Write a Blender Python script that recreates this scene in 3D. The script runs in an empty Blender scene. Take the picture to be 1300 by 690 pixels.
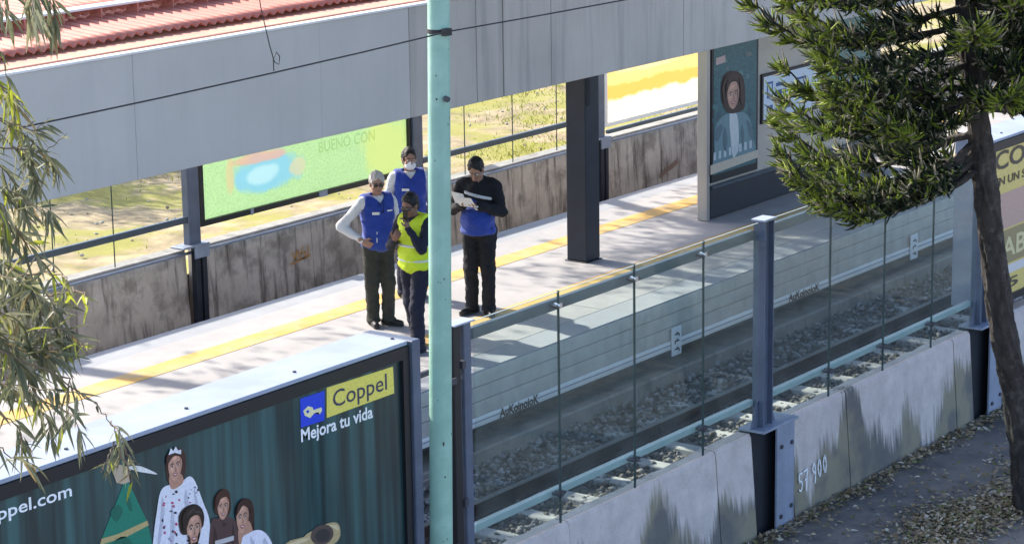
import bpy, bmesh, math, random
import numpy as np
from mathutils import Vector, Matrix

random.seed(7); RNG = np.random.default_rng(11)
R = math.radians
scn = bpy.context.scene
COL = scn.collection

# ------------------------------------------------------------------ camera
# world: X runs along the platform, Y across it (away from the camera), Z up, platform top = 0
F_PX, PW, PH = 3100.0, 1300.0, 690.0
CAMR = np.array([[0.5898, -0.1906, 0.7847], [-0.8074, -0.1214, 0.5774], [-0.0148, -0.9741, -0.2255]])
EYE = np.array([0.0, 0.0, 6.6])
cd = bpy.data.cameras.new('camera'); cam = bpy.data.objects.new('camera', cd); COL.objects.link(cam)
cd.sensor_fit = 'HORIZONTAL'; cd.sensor_width = 36.0; cd.lens = 36.0 * F_PX / PW
cd.clip_start = 0.1; cd.clip_end = 3000
cx, cy, cz = CAMR @ np.array([1, 0, 0]), CAMR @ np.array([0, -1, 0]), CAMR @ np.array([0, 0, -1])
cam.matrix_world = Matrix(((cx[0], cy[0], cz[0], EYE[0]), (cx[1], cy[1], cz[1], EYE[1]), (cx[2], cy[2], cz[2], EYE[2]), (0, 0, 0, 1)))
scn.camera = cam

def _ray(x, y): return CAMR @ np.array([x - PW / 2, y - PH / 2, F_PX])
def aty(x, y, Y):
    d = _ray(x, y); p = EYE + d * (Y / d[1]); return (p[0], p[2])
def atz(x, y, Z):
    d = _ray(x, y); p = EYE + d * ((Z - EYE[2]) / d[2]); return (p[0], p[1])
def atd(x, y, D):
    d = _ray(x, y); d = d / np.linalg.norm(d); return EYE + d * D

# ------------------------------------------------------------------ world, sun, exposure
SUN_EL = 35.0
w = bpy.data.worlds.new('World'); scn.world = w; w.use_nodes = True
nt = w.node_tree; nt.nodes.clear()
sky = nt.nodes.new('ShaderNodeTexSky'); sky.sky_type = 'NISHITA'; sky.sun_disc = False
sky.sun_elevation = R(SUN_EL); sky.sun_rotation = R(0); sky.air_density = 0.7; sky.dust_density = 6.0; sky.ozone_density = 0.0; sky.altitude = 2200
bg = nt.nodes.new('ShaderNodeBackground'); bg.inputs['Strength'].default_value = 0.15
wo = nt.nodes.new('ShaderNodeOutputWorld')
nt.links.new(sky.outputs[0], bg.inputs[0]); nt.links.new(bg.outputs[0], wo.inputs[0])
sd = bpy.data.lights.new('sun', 'SUN'); sd.energy = 2.9; sd.angle = R(0.53); sd.color = (1.0, 0.93, 0.82)
so = bpy.data.objects.new('sun', sd); COL.objects.link(so); so.rotation_euler = (-R(90 - SUN_EL), 0, R(-2))
so.location = (20, 40, 30)
vs = scn.view_settings; vs.view_transform = 'Standard'; vs.look = 'None'; vs.gamma = 1.0; vs.exposure = 1.82
vs.use_curve_mapping = False
scn.cycles.max_bounces = 8; scn.cycles.transparent_max_bounces = 24; scn.cycles.diffuse_bounces = 4

# ------------------------------------------------------------------ materials
def nd(t, typ, **kw):
    n = t.nodes.new(typ)
    for k, v in kw.items():
        if k in n.inputs: n.inputs[k].default_value = v
        else: setattr(n, k, v)
    return n
MATS = {}
def mat(name, col, rough=0.7, var=0.12, scale=5.0, bump=0.0, bscale=60.0, metallic=0.0, spec=0.4,
        streak=0.0, streak_col=(0.03, 0.028, 0.02), patch=0.0, patch_col=(0.05, 0.05, 0.04), patch_scale=1.5, patch_lo=0.5, patch_hi=0.62,
        transl=0.0, stretch=(1, 1, 1), sheen=0.0, speck=0.0, coat=0.0, streak_scale=(7, 7, 0.5), streak_lo=0.52, streak_hi=0.75):
    m = bpy.data.materials.new(name); m.use_nodes = True; t = m.node_tree; L = t.links
    b = t.nodes['Principled BSDF']; out = t.nodes['Material Output']
    b.inputs['Roughness'].default_value = rough; b.inputs['Metallic'].default_value = metallic
    b.inputs['Specular IOR Level'].default_value = spec
    if sheen: b.inputs['Sheen Weight'].default_value = sheen
    if coat: b.inputs['Coat Weight'].default_value = coat
    tc = nd(t, 'ShaderNodeTexCoord'); mp = nd(t, 'ShaderNodeMapping'); mp.inputs['Scale'].default_value = stretch
    geo = nd(t, 'ShaderNodeNewGeometry'); POS = geo.outputs['Position']; L.new(POS, mp.inputs[0])
    n1 = nd(t, 'ShaderNodeTexNoise', Scale=scale, Detail=6.0, Roughness=0.62); L.new(mp.outputs[0], n1.inputs['Vector'])
    cr = nd(t, 'ShaderNodeValToRGB'); L.new(n1.outputs[0], cr.inputs[0])
    cr.color_ramp.elements[0].position = 0.3; cr.color_ramp.elements[1].position = 0.7
    cr.color_ramp.elements[0].color = [max(0, c * (1 - var)) for c in col] + [1]
    cr.color_ramp.elements[1].color = [min(1, c * (1 + var)) for c in col] + [1]
    cur = cr.outputs[0]
    def blend(cur, fac, colr):
        mx = nd(t, 'ShaderNodeMix', data_type='RGBA'); mx.inputs[7].default_value = list(colr) + [1]
        L.new(fac, mx.inputs[0]); L.new(cur, mx.inputs[6]); return mx.outputs[2]
    def mask(vec_scale, sc, lo, hi, amt, detail=5.0):
        mp2 = nd(t, 'ShaderNodeMapping'); mp2.inputs['Scale'].default_value = vec_scale; L.new(POS, mp2.inputs[0])
        n = nd(t, 'ShaderNodeTexNoise', Scale=sc, Detail=detail, Roughness=0.65); L.new(mp2.outputs[0], n.inputs['Vector'])
        mr = nd(t, 'ShaderNodeMapRange'); mr.inputs[1].default_value = lo; mr.inputs[2].default_value = hi; mr.inputs[4].default_value = amt
        L.new(n.outputs[0], mr.inputs[0]); return mr.outputs[0]
    if patch: cur = blend(cur, mask((1, 1, 1), patch_scale, patch_lo, patch_hi, patch), patch_col)
    if streak: cur = blend(cur, mask(streak_scale, 1.0, streak_lo, streak_hi, streak), streak_col)
    if speck: cur = blend(cur, mask((1, 1, 1), 90.0, 0.56, 0.72, speck, 2.0), (0.04, 0.04, 0.04))
    L.new(cur, b.inputs['Base Color'])
    if bump:
        nb = nd(t, 'ShaderNodeTexNoise', Scale=bscale, Detail=5.0, Roughness=0.6); L.new(mp.outputs[0], nb.inputs['Vector'])
        bp = nd(t, 'ShaderNodeBump', Strength=min(1.0, bump), Distance=0.02); L.new(nb.outputs[0], bp.inputs['Height']); L.new(bp.outputs[0], b.inputs['Normal'])
    if transl:
        tr = nd(t, 'ShaderNodeBsdfTranslucent'); L.new(cur, tr.inputs[0])
        mx = nd(t, 'ShaderNodeMixShader'); mx.inputs[0].default_value = transl
        L.new(b.outputs[0], mx.inputs[1]); L.new(tr.outputs[0], mx.inputs[2]); L.new(mx.outputs[0], out.inputs[0])
    MATS[name] = m; return m

def glass_mat(name, tint, refl=1.0, haze=0.0):
    m = bpy.data.materials.new(name); m.use_nodes = True; t = m.node_tree; t.nodes.clear(); L = t.links
    o = nd(t, 'ShaderNodeOutputMaterial'); tr = nd(t, 'ShaderNodeBsdfTransparent'); tr.inputs[0].default_value = list(tint) + [1]
    gl = nd(t, 'ShaderNodeBsdfGlossy'); gl.inputs['Roughness'].default_value = 0.02; gl.inputs[0].default_value = (1, 1, 1, 1)
    fw = nd(t, 'ShaderNodeLayerWeight'); fr = nd(t, 'ShaderNodeMath', operation='POWER'); fr.inputs[1].default_value = 3.0; t.links.new(fw.outputs['Facing'], fr.inputs[0])
    ml = nd(t, 'ShaderNodeMath', operation='MULTIPLY_ADD'); ml.inputs[1].default_value = 0.30 * refl; ml.inputs[2].default_value = 0.012 * refl
    mx = nd(t, 'ShaderNodeMixShader'); L.new(fr.outputs[0], ml.inputs[0]); L.new(ml.outputs[0], mx.inputs[0])
    L.new(tr.outputs[0], mx.inputs[1]); L.new(gl.outputs[0], mx.inputs[2]); res = mx.outputs[0]
    if haze:   # thin dust film on the pane
        df = nd(t, 'ShaderNodeBsdfDiffuse'); df.inputs[0].default_value = (0.5, 0.56, 0.54, 1)
        tc = nd(t, 'ShaderNodeTexCoord'); n = nd(t, 'ShaderNodeTexNoise', Scale=3.0, Detail=6.0); L.new(tc.outputs['Object'], n.inputs['Vector'])
        mr = nd(t, 'ShaderNodeMapRange'); mr.inputs[1].default_value = 0.3; mr.inputs[2].default_value = 0.75; mr.inputs[3].default_value = haze * 0.4; mr.inputs[4].default_value = haze * 1.6
        L.new(n.outputs[0], mr.inputs[0]); m2 = nd(t, 'ShaderNodeMixShader'); L.new(mr.outputs[0], m2.inputs[0]); L.new(res, m2.inputs[1]); L.new(df.outputs[0], m2.inputs[2]); res = m2.outputs[0]
    L.new(res, o.inputs[0]); MATS[name] = m; return m

mat('asphalt', (0.165, 0.152, 0.142), 0.9, 0.3, 2.2, bump=0.5, bscale=120, patch=0.55, patch_col=(0.24, 0.21, 0.175), patch_scale=1.1, speck=0.3)
mat('platform_top', (0.37, 0.355, 0.35), 0.85, 0.08, 3.0, bump=0.12, bscale=80, patch=0.5, patch_col=(0.27, 0.26, 0.26), patch_scale=1.3, patch_lo=0.42, patch_hi=0.72, speck=0.12)
mat('platform_edge', (0.30, 0.31, 0.33), 0.85, 0.08, 3.0, bump=0.12, bscale=80, patch=0.4, patch_col=(0.25, 0.26, 0.28), patch_scale=1.6, patch_lo=0.45, patch_hi=0.75)
mat('platform_face', (0.50, 0.48, 0.43), 0.9, 0.12, 4.0, bump=0.3, bscale=50, streak=0.4, streak_col=(0.27, 0.27, 0.25))
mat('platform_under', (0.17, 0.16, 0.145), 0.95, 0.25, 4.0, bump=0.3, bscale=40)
mat('plinth', (0.30, 0.27, 0.235), 0.95, 0.25, 3.0, bump=0.4, bscale=30, streak=0.4)
mat('yellow_paint', (0.60, 0.37, 0.10), 0.75, 0.22, 2.0, patch=0.7, patch_col=(0.44, 0.37, 0.26), patch_scale=3.0, patch_lo=0.45, patch_hi=0.7)
mat('white_paint', (0.82, 0.82, 0.80), 0.6, 0.05, 6.0, streak=0.12, streak_col=(0.4, 0.4, 0.4))
mat('white_plate', (0.82, 0.83, 0.84), 0.5, 0.03)
mat('black_ink', (0.012, 0.012, 0.014), 0.6, 0.0)
mat('near_concrete', (0.54, 0.475, 0.44), 0.9, 0.14, 4.0, bump=0.4, bscale=45, speck=0.25, patch=0.3, patch_col=(0.36, 0.32, 0.29), patch_scale=5.0)
mat('far_concrete', (0.50, 0.44, 0.385), 0.92, 0.2, 3.0, bump=0.3, bscale=30, streak=0.85, streak_col=(0.075, 0.062, 0.05), patch=0.6, patch_col=(0.17, 0.145, 0.12), patch_scale=2.0, streak_scale=(9, 9, 0.9), streak_lo=0.5, streak_hi=0.68)
mat('coping', (0.30, 0.29, 0.27), 0.9, 0.2, 4.0, bump=0.3, patch=0.4, patch_col=(0.12, 0.11, 0.10), patch_scale=3)
mat('steel_blue', (0.085, 0.105, 0.15), 0.45, 0.18, 5.0, metallic=0.0, spec=0.5, bump=0.03, streak=0.25, streak_col=(0.16, 0.18, 0.20))
mat('steel_rail', (0.055, 0.075, 0.095), 0.4, 0.15, 5.0, spec=0.5, streak=0.0)
mat('steel_pale', (0.36, 0.43, 0.44), 0.4, 0.1, 5.0, spec=0.5)
mat('steel_plate', (0.24, 0.27, 0.34), 0.5, 0.15, 5.0, spec=0.5, streak=0.4, streak_col=(0.12, 0.14, 0.2))
mat('column_paint', (0.016, 0.020, 0.030), 0.5, 0.2, 4.0, spec=0.4)
mat('dark_gap', (0.02, 0.022, 0.028), 0.8, 0.1)
mat('bolt', (0.05, 0.05, 0.06), 0.5, 0.1)
mat('chrome', (0.62, 0.64, 0.66), 0.25, 0.05, metallic=0.9)
mat('stainless', (0.42, 0.40, 0.38), 0.35, 0.08, 8.0, metallic=0.55, stretch=(1, 1, 0.2))
mat('beige_sunlit_steel', (0.46, 0.40, 0.33), 0.5, 0.08, 4.0, metallic=0.1)  # steel panel; the sunlight it reflects is put into the beige colour
mat('fascia', (0.50, 0.46, 0.415), 0.6, 0.05, 1.2, bump=0.03, bscale=8, streak=0.22, streak_col=(0.33, 0.32, 0.31), streak_scale=(5, 5, 0.35))
mat('fascia_dirty', (0.46, 0.41, 0.35), 0.65, 0.08, 1.2, bump=0.03, bscale=8, streak=0.55, streak_col=(0.24, 0.225, 0.20), streak_scale=(7, 7, 0.4), streak_lo=0.48, streak_hi=0.72)
mat('roof_red', (0.52, 0.175, 0.12), 0.6, 0.15, 3.0, bump=0.05, streak=0.0, patch=0.4, patch_col=(0.60, 0.28, 0.19), patch_scale=2.0)
mat('roof_flange', (0.60, 0.30, 0.20), 0.6, 0.1, 2.0, patch=0.5, patch_col=(0.62, 0.40, 0.26), patch_scale=2.5)
mat('roof_white', (0.75, 0.72, 0.68), 0.5, 0.06)
mat('soffit', (0.25, 0.25, 0.25), 0.8, 0.1)
mat('green_pole', (0.25, 0.43, 0.34), 0.5, 0.12, 3.0, bump=0.08, bscale=25, patch=0.5, patch_col=(0.33, 0.50, 0.41), patch_scale=3.0, streak=0.3, streak_col=(0.17, 0.31, 0.25), streak_scale=(9, 9, 0.8))
mat('rust_chip', (0.06, 0.07, 0.055), 0.9, 0.3)
mat('cable', (0.02, 0.02, 0.022), 0.6, 0.0)
mat('ballast', (0.235, 0.22, 0.205), 0.95, 0.35, 8.0)
mat('ballast_dark', (0.14, 0.125, 0.11), 0.95, 0.35, 8.0)
mat('ballast_pale', (0.34, 0.33, 0.32), 0.95, 0.25, 8.0)
mat('ballast_bed', (0.17, 0.155, 0.135), 0.95, 0.35, 14.0, bump=0.8, bscale=30)
mat('sleeper', (0.48, 0.47, 0.45), 0.9, 0.15, 6.0, bump=0.3, patch=0.4, patch_col=(0.22, 0.2, 0.18), patch_scale=6)
mat('rail_rust', (0.075, 0.05, 0.038), 0.8, 0.3, 8.0)
mat('rail_head', (0.35, 0.34, 0.33), 0.35, 0.1, metallic=0.7)
mat('frame_black', (0.014, 0.015, 0.018), 0.4, 0.1)
mat('box_cap', (0.33, 0.37, 0.45), 0.45, 0.1, 3.0, patch=0.45, patch_col=(0.24, 0.26, 0.30), patch_scale=2.2, patch_lo=0.45, patch_hi=0.7)
mat('verge', (0.36, 0.28, 0.165), 0.95, 0.45, 2.2, bump=0.6, bscale=15, patch=0.85, patch_col=(0.30, 0.285, 0.05), patch_scale=0.7, patch_lo=0.47, patch_hi=0.56, speck=0.4)
mat('dirt', (0.30, 0.25, 0.19), 0.95, 0.3, 2.0, bump=0.6, bscale=20, speck=0.3)
mat('grass', (0.25, 0.28, 0.04), 0.8, 0.4, 1.5, transl=0.35)
mat('rock', (0.42, 0.40, 0.37), 0.9, 0.2, 6.0, bump=0.3)
mat('leaf_grey', (0.14, 0.15, 0.08), 0.5, 0.3, 3.0, transl=0.35, spec=0.35)
mat('leaf_pale', (0.25, 0.245, 0.14), 0.5, 0.3, 3.0, transl=0.4, spec=0.35)
mat('leaf_lime_lit', (0.34, 0.37, 0.04), 0.5, 0.2, 3.0, transl=0.5)  # yellow-green of leaves caught by the sun, painted into their colour
mat('leaf_dry', (0.30, 0.22, 0.10), 0.7, 0.2, 3.0, transl=0.35)
mat('twig', (0.16, 0.12, 0.08), 0.9, 0.2)
mat('bark', (0.045, 0.038, 0.034), 0.95, 0.5, 14.0, bump=1.0, bscale=22, stretch=(1, 1, 0.35), patch=0.5, patch_col=(0.13, 0.115, 0.10), patch_scale=9.0, patch_lo=0.55, patch_hi=0.66)
mat('bark_pale', (0.24, 0.20, 0.16), 0.9, 0.3, 6.0, bump=0.6, bscale=20)
mat('conifer_dark_shade', (0.012, 0.026, 0.012), 0.6, 0.35, 2.0, transl=0.2, spec=0.3)  # near-black tone paints the shaded shoots
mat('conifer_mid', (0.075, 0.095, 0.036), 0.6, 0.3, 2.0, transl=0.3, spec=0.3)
mat('conifer_tip_lit', (0.28, 0.35, 0.04), 0.6, 0.25, 2.0, transl=0.35)  # bright yellow-green paints sunlight onto the branch tips
mat('conifer_dry_lit', (0.33, 0.29, 0.20), 0.8, 0.25, 2.0, transl=0.1)  # dry tan shoots, kept pale to paint in sunlit ones for contrast
mat('crown_leaf', (0.07, 0.11, 0.03), 0.6, 0.3, 2.0, transl=0.35)
mat('litter_a', (0.36, 0.28, 0.18), 0.9, 0.25, 5.0)
mat('litter_b', (0.24, 0.17, 0.09), 0.9, 0.25, 5.0)
mat('litter_c', (0.48, 0.42, 0.33), 0.9, 0.2, 5.0)
mat('litter_d', (0.15, 0.15, 0.05), 0.9, 0.25, 5.0)
glass_mat('glass', (0.89, 0.945, 0.93), 0.9, 0.035)
glass_mat('glass_far', (0.96, 0.97, 0.965), 0.5, 0.006)
mat('glass_edge', (0.03, 0.055, 0.055), 0.3, 0.1)
# stained near wall: lower half carries ragged grey-green damp stains
def stain_wall():
    m = MATS['near_concrete']; t = m.node_tree; L = t.links; b = t.nodes['Principled BSDF']
    src = b.inputs['Base Color'].links[0].from_socket
    tc = nd(t, 'ShaderNodeNewGeometry'); sp = nd(t, 'ShaderNodeSeparateXYZ'); L.new(tc.outputs['Position'], sp.inputs[0])
    mp = nd(t, 'ShaderNodeMapping'); mp.inputs['Scale'].default_value = (1.1, 1.1, 0.15); L.new(tc.outputs['Position'], mp.inputs[0])
    n = nd(t, 'ShaderNodeTexNoise', Scale=1.0, Detail=1.0); L.new(mp.outputs[0], n.inputs['Vector'])
    mp3 = nd(t, 'ShaderNodeMapping'); mp3.inputs['Scale'].default_value = (24, 24, 1.1); L.new(tc.outputs['Position'], mp3.inputs[0])
    n3 = nd(t, 'ShaderNodeTexNoise', Scale=1.0, Detail=4.0); L.new(mp3.outputs[0], n3.inputs['Vector'])
    # height of the stain front = noise based; mask = front - z
    a = nd(t, 'ShaderNodeMath', operation='MULTIPLY_ADD'); a.inputs[1].default_value = 3.0; a.inputs[2].default_value = -2.16; L.new(n.outputs[0], a.inputs[0])
    a2 = nd(t, 'ShaderNodeMath', operation='MULTIPLY_ADD'); a2.inputs[1].default_value = 0.6; L.new(n3.outputs[0], a2.inputs[0]); L.new(a.outputs[0], a2.inputs[2])
    s = nd(t, 'ShaderNodeMath', operation='SUBTRACT'); L.new(a2.outputs[0], s.inputs[0]); L.new(sp.outputs[2], s.inputs[1])
    mr = nd(t, 'ShaderNodeMapRange'); mr.inputs[1].default_value = 0.02; mr.inputs[2].default_value = 0.2; mr.inputs[4].default_value = 0.85; L.new(s.outputs[0], mr.inputs[0])
    mx = nd(t, 'ShaderNodeMix', data_type='RGBA'); L.new(mr.outputs[0], mx.inputs[0]); L.new(src, mx.inputs[6])
    n4 = nd(t, 'ShaderNodeTexNoise', Scale=2.5, Detail=3.0); L.new(tc.outputs['Position'], n4.inputs['Vector'])
    cr = nd(t, 'ShaderNodeValToRGB'); cr.color_ramp.elements[0].color = (0.075, 0.075, 0.07, 1); cr.color_ramp.elements[1].color = (0.20, 0.18, 0.11, 1)
    cr.color_ramp.elements[0].position = 0.42; cr.color_ramp.elements[1].position = 0.6
    L.new(n4.outputs[0], cr.inputs[0]); L.new(cr.outputs[0], mx.inputs[7]); L.new(mx.outputs[2], b.inputs['Base Color'])
stain_wall()

# ------------------------------------------------------------------ mesh helpers
def tag(o, label=None, cat=None, group=None, kind=None):
    if label: o['label'] = label
    if cat: o['category'] = cat
    if group: o['group'] = group
    if kind: o['kind'] = kind
    return o
def empty(name, loc=(0, 0, 0), label=None, cat=None, group=None, rz=0.0):
    o = bpy.data.objects.new(name, None); COL.objects.link(o); o.location = loc; o.rotation_euler = (0, 0, rz)
    o.empty_display_size = 0.1
    return tag(o, label, cat, group)
def link(name, me, parent=None, loc=None):
    o = bpy.data.objects.new(name, me); COL.objects.link(o)
    if parent is not None: o.parent = parent
    if loc is not None: o.location = loc
    return o
def _mm(m): return MATS[m] if isinstance(m, str) else m

class MB:
    """collects shapes (world coordinates minus origin) into one mesh"""
    def __init__(s, origin=(0, 0, 0)): s.v = []; s.f = []; s.mi = []; s.o = np.array(origin, float); s.cur = 0
    def add(s, vs, fs):
        k = len(s.v); s.v += [tuple(np.array(p, float) - s.o) for p in vs]; s.f += [tuple(i + k for i in f) for f in fs]; s.mi += [s.cur] * len(fs); return s
    def box(s, x0, x1, y0, y1, z0, z1, b=0.0):
        if b <= 0:
            return s.add([(x0, y0, z0), (x1, y0, z0), (x1, y1, z0), (x0, y1, z0), (x0, y0, z1), (x1, y0, z1), (x1, y1, z1), (x0, y1, z1)],
                         [(0, 3, 2, 1), (4, 5, 6, 7), (0, 1, 5, 4), (1, 2, 6, 5), (2, 3, 7, 6), (3, 0, 4, 7)])
        bm = bmesh.new(); bmesh.ops.create_cube(bm, size=1.0)
        for q in bm.verts: q.co = Vector(((x0 + x1) / 2 + q.co.x * (x1 - x0), (y0 + y1) / 2 + q.co.y * (y1 - y0), (z0 + z1) / 2 + q.co.z * (z1 - z0)))
        bmesh.ops.bevel(bm, geom=list(bm.edges), offset=b, segments=1, affect='EDGES', profile=0.5)
        bm.verts.index_update(); vs = [tuple(q.co) for q in bm.verts]; fs = [tuple(q.index for q in f.verts) for f in bm.faces]; bm.free()
        return s.add(vs, fs)
    def prism(s, prof, x0, x1):   # profile in (y,z), extruded along x
        n = len(prof); vs = [(x0, p[0], p[1]) for p in prof] + [(x1, p[0], p[1]) for p in prof]
        fs = [(i, (i + 1) % n, n + (i + 1) % n, n + i) for i in range(n)] + [tuple(range(n - 1, -1, -1)), tuple(range(n, 2 * n))]
        return s.add(vs, fs)
    def tube(s, pts, rad, n=8, cap=True):
        pts = [Vector(p) for p in pts]; m = len(pts)
        if not hasattr(rad, '__len__'): rad = [rad] * m
        vs = []; fs = []; up = Vector((0, 0, 1)); prev = None
        for i in range(m):
            t = (pts[min(i + 1, m - 1)] - pts[max(i - 1, 0)]);
            if t.length < 1e-9: t = Vector((0, 0, 1))
            t.normalize()
            if prev is None:
                a = t.cross(up if abs(t.z) < 0.95 else Vector((1, 0, 0))); a.normalize()
            else:
                a = prev - t * prev.dot(t)
                if a.length < 1e-6: a = t.orthogonal()
                a.normalize()
            prev = a; b = t.cross(a)
            for j in range(n):
                th = 2 * math.pi * j / n; vs.append(tuple(pts[i] + (a * math.cos(th) + b * math.sin(th)) * rad[i]))
        for i in range(m - 1):
            for j in range(n): fs.append((i * n + j, i * n + (j + 1) % n, (i + 1) * n + (j + 1) % n, (i + 1) * n + j))
        if cap: fs += [tuple(range(n - 1, -1, -1)), tuple((m - 1) * n + j for j in range(n))]
        return s.add(vs, fs)
    def mesh(s, name):
        me = bpy.data.meshes.new(name); me.from_pydata(s.v, [], s.f); me.update(); return me
    def build(s, name, m, parent=None, smooth=False, recalc=True):
        me = s.mesh(name)
        for mm in (m if isinstance(m, (list, tuple)) else [m]): me.materials.append(_mm(mm))
        if isinstance(m, (list, tuple)): me.polygons.foreach_set('material_index', s.mi)
        if recalc:
            bm = bmesh.new(); bm.from_mesh(me); bmesh.ops.recalc_face_normals(bm, faces=bm.faces); bm.to_mesh(me); bm.free()
        if smooth: me.polygons.foreach_set('use_smooth', [True] * len(me.polygons))
        return link(name, me, parent, loc=tuple(Vector(s.o) - (Vector(world_loc(parent)) if parent is not None else Vector((0, 0, 0)))))
def world_loc(o):
    l = Vector((0, 0, 0))
    while o is not None: l = l + o.location; o = o.parent
    return tuple(l)
def npmesh(name, V, Fq, mats, mi=None, smooth=True):
    """fast mesh from numpy arrays; Fq (n,3) or (n,4)"""
    me = bpy.data.meshes.new(name); k = Fq.shape[1]
    me.vertices.add(len(V)); me.vertices.foreach_set('co', np.asarray(V, np.float32).ravel())
    me.loops.add(Fq.size); me.loops.foreach_set('vertex_index', np.asarray(Fq, np.int32).ravel())
    me.polygons.add(len(Fq)); me.polygons.foreach_set('loop_start', np.arange(0, Fq.size, k, dtype=np.int32))
    me.polygons.foreach_set('loop_total', np.full(len(Fq), k, np.int32))
    for m in (mats if isinstance(mats, (list, tuple)) else [mats]): me.materials.append(_mm(m))
    if mi is not None: me.polygons.foreach_set('material_index', np.asarray(mi, np.int32))
    if smooth: me.polygons.foreach_set('use_smooth', np.ones(len(Fq), bool))
    me.update(calc_edges=True); me.validate(); return me
def struct(o, kind='structure'): o['kind'] = kind; return o
# ------------------------------------------------------------------ the setting: ground, verge, platform, tracks
GZ = -0.96; PY0, PY1 = 14.55, 18.40; NF, FF = 11.0, 21.1
def grid_sheet(name, x0, x1, y0, y1, z, nx, ny, amp, m, seed=0, flat_edge=False):
    xs = np.linspace(x0, x1, nx); ys = np.linspace(y0, y1, ny); X, Y = np.meshgrid(xs, ys)
    Zz = z + amp * (np.sin(X * 1.3 + seed) * np.cos(Y * 1.7 + seed * 2) + 0.5 * np.sin(X * 3.1 + Y * 2.3) + 0.3 * np.sin(Y * 5.1 - X * 4.3))
    V = np.stack([X.ravel(), Y.ravel(), Zz.ravel()], 1)
    i = np.arange((ny - 1) * nx).reshape(ny - 1, nx)[:, :-1].ravel()
    return link(name, npmesh(name, V, np.stack([i, i + 1, i + nx + 1, i + nx], 1), m))
g = MB().add([(-900, -900, -1.08), (900, -900, -1.08), (900, 900, -1.08), (-900, 900, -1.08)], [(0, 1, 2, 3)]).build('ground', 'dirt')
struct(g)
lane = grid_sheet('footpath', 2, 60, 2, 10.995, GZ, 160, 30, 0.012, 'asphalt', 1); struct(lane)
bed = grid_sheet('track_bed', 2, 75, 11.15, PY0 + 0.5, -1.035, 200, 20, 0.01, 'ballast_bed', 2); struct(bed)
bed2 = grid_sheet('track_bed', 2, 75, PY1 - 0.5, FF + 0.02, -1.035, 60, 10, 0.01, 'ballast_bed', 3); struct(bed2)
vg = grid_sheet('grass_verge', -5, 110, FF + 0.24, 60, -0.42, 260, 160, 0.035, 'verge', 4); struct(vg)

# platform: slab with recessed underside, edge strips, painted stripes
PX0, PX1 = 4.0, 72.0
plat = MB().box(PX0, PX1, PY0 + 0.40, PY1 - 0.40, 0 - 0.02, 0.0).build('platform', 'platform_top'); struct(plat)
MB().box(PX0, PX1, PY0 + 0.012, PY0 + 0.395, -0.02, -0.003).build('edge_slab', 'platform_edge', plat)
MB().box(PX0, PX1, PY1 - 0.395, PY1 - 0.012, -0.02, -0.003).build('edge_slab', 'platform_edge', plat)
for yy in (0, 1):
    s_ = 1 if yy == 0 else -1; e = PY0 if yy == 0 else PY1
    for k, (z1, z0, off) in enumerate([(-0.0225, -0.165, 0.0), (-0.172, -0.325, 0.006), (-0.332, -0.485, 0.003)]):   # three courses with open joints
        xs = PX0; j = 0
        while xs < PX1:
            L_ = 3.0
            y0_, y1_ = sorted((e + s_ * off, e + s_ * 0.028))
            MB().box(xs, min(xs + L_ - 0.006, PX1), y0_, y1_, z0, z1, 0.006 if 14 < xs < 40 and yy == 0 else 0).build('face_course', 'platform_face', plat); xs += L_
    y0_, y1_ = sorted((e - s_ * 0.018, e + s_ * 0.45))
    MB().box(PX0, PX1, y0_, y1_, -0.585, -0.487, 0.008).build('edge_strip', 'white_paint', plat)
    y0_, y1_ = sorted((e - s_ * 0.022, e - s_ * 0.010))
    MB().box(PX0, PX1, y0_, y1_, -0.530, -0.520).build('strip_groove', 'steel_plate', plat)
    y0_, y1_ = sorted((e + s_ * 0.42, e + s_ * 0.6))
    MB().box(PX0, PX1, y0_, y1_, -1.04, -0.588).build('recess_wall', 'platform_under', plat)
    y0_, y1_ = sorted((e - s_ * 0.03, e + s_ * 0.42))
    MB().box(PX0, PX1, y0_, y1_, -1.04, -0.83, 0.02).build('plinth', 'plinth', plat)
MB().box(PX0, PX1, PY0 + 0.03, PY0 + 0.46, -0.47, -0.03).build('joint_backing', 'platform_face', plat)
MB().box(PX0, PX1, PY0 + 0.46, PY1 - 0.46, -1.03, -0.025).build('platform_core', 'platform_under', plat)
MB().box(PX0, PX1, 17.20, 17.51, 0.0, 0.004).build('warning_stripe', 'yellow_paint', plat)
MB().box(PX0, PX1, 15.60, 15.91, 0.0, 0.004).build('warning_stripe', 'yellow_paint', plat)
x = PX0
while x < PX1:      # slab joints seen as thin dark seams
    MB().box(x, x + 0.012, PY0 + 0.41, 15.595, 0.0, 0.003).build('joint', 'coping', plat); x += 3.0

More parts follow.
